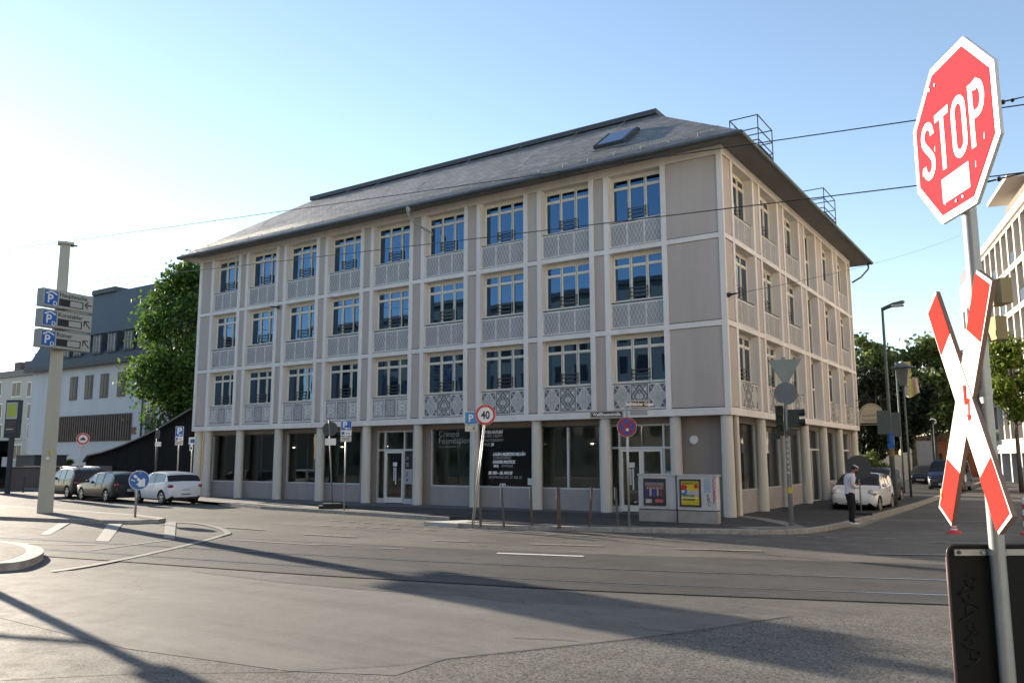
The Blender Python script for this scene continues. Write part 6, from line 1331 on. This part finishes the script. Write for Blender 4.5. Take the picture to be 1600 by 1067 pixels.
Ed = [(0,1),(1,2),(2,3),(3,4),(4,5),(3,6),(6,7),(7,8),(8,9),(9,10),(3,11),(11,12),(12,13),(13,14),(14,15),(0,16),(16,17),(17,18),(18,19),(19,20),(20,21),(0,22),(22,23),(23,24),(24,25),(25,26),(26,27)]
# hands: five short fingers each, rooted in the palm
def hand(wi, px, py, pz, s):
    k = len(J); J.append(((px,py,pz), .024)); Ed.append((wi, k))
    for i, (dy, dz, ln) in enumerate(((.022,.012,.055),(.010,.016,.062),(-.004,.014,.060),(-.016,.008,.048))):
        a = len(J); J.append(((px+.028, py+dy*s, pz+dz), .0095)); J.append(((px+.028+ln*.55, py+dy*s, pz+dz+.012), .0085)); J.append(((px+.028+ln*.7, py+dy*s*.6, pz+dz+.03), .0075)); Ed.extend([(k,a),(a,a+1),(a+1,a+2)])
    a = len(J); J.append(((px+.005, py+.012*s, pz+.028), .011)); J.append(((px+.03, py+.006*s, pz+.05), .009)); Ed.extend([(k,a),(a,a+1)])
hand(10, .30,-.065,1.135, 1); hand(15, .32,.035,1.165, -1)
def pm_(c):
    if c.z < .095: return 3
    if c.z < .93: return 2
    if c.z > 1.50 or c.x > .235: return 0
    return 1
whites = mat('black and white sneaker', (.05,.05,.05), .7, .2, 10)
body = skinmesh('body', J, Ed, pm_, [skin, shirt, jeans, whites]); body.parent = PE
# head with face, on the neck, tilted down
HM = Matrix.Translation((.195,0,1.635)) @ Matrix.Rotation(math.radians(28), 4, 'Y')
b = MB(HM); b.ball((0,0,0), 1, skin, 24, 16, (.098,.078,.118)); b.ball((.045,0,-.05), 1, skin, 16, 10, (.055,.052,.062))
b.ball((.102,0,-.008), 1, skin, 10, 6, (.022,.014,.024)); 
for sy in (1,-1): b.ball((-.01,sy*.078,-.01), 1, skin, 10, 6, (.018,.010,.030)); b.ball((.086,sy*.032,.018), .011, mat('eye white',(.6,.6,.58),.3,0), 8, 6); b.ball((.095,sy*.033,.017), .006, sblack, 8, 6)
b.box(.088,.096,-.022,.022,-.062,-.056,mat('lips',(.28,.10,.09),.5,0)); b.build('head', PE)
b = MB(HM); b.ball((-.018,0,.022), 1, hairm, 24, 14, (.100,.084,.112)); b.build('hair', PE)
b = MB(HM); b.ball((.048,0,-.068), 1, hairm, 16, 10, (.058,.058,.055)); b.build('beard', PE)
b = MB(HM); b.ring((0,0), 0, .001, 0, swhite); 
b.lathe([(.088,.05),(.097,.055),(.096,.085),(.086,.088)], mat('white headband',(.75,.74,.74),.7,.03,5), 24, c=(-.006,0,-.0)); b.build('headband', PE)
b = MB(); b.lathe([(.158,.90),(.165,.93),(.150,1.0)], shirt, 24); 
for v_ in range(len(b.v)): b.v[v_].y *= .82
b.build('shirt_hem', PE)
for (x, y) in ((.06,-.105),(.11,.115)):
    b = MB(); b.ball((x,y,.035), 1, swhite, 14, 6, (.15,.052,.035)); b.ball((x+.01,y,.068), 1, sblack, 14, 6, (.115,.046,.035)); b.box(x-.05,x+.06,y-.05,y-.046,.05,.075,swhite); b.build('shoe', PE)
PH = thing('mobile_phone', 'dark phone held in both hands of the person at the kerb', 'phone', (PE.location.x, PE.location.y, 0), YAW+.15)
b = MB(Matrix.Translation((.375,-.015,1.215)) @ Matrix.Rotation(math.radians(-35), 4, 'Y')); b.box(-.005,.005,-.038,.038,-.075,.075,sblack); b.build('casing', PH)
b = MB(Matrix.Translation((.375,-.015,1.215)) @ Matrix.Rotation(math.radians(-35), 4, 'Y')); b.box(-.0065,-.005,-.034,.034,-.068,.068,mat('phone screen',(.03,.03,.035),.1,0)); b.build('screen', PH)
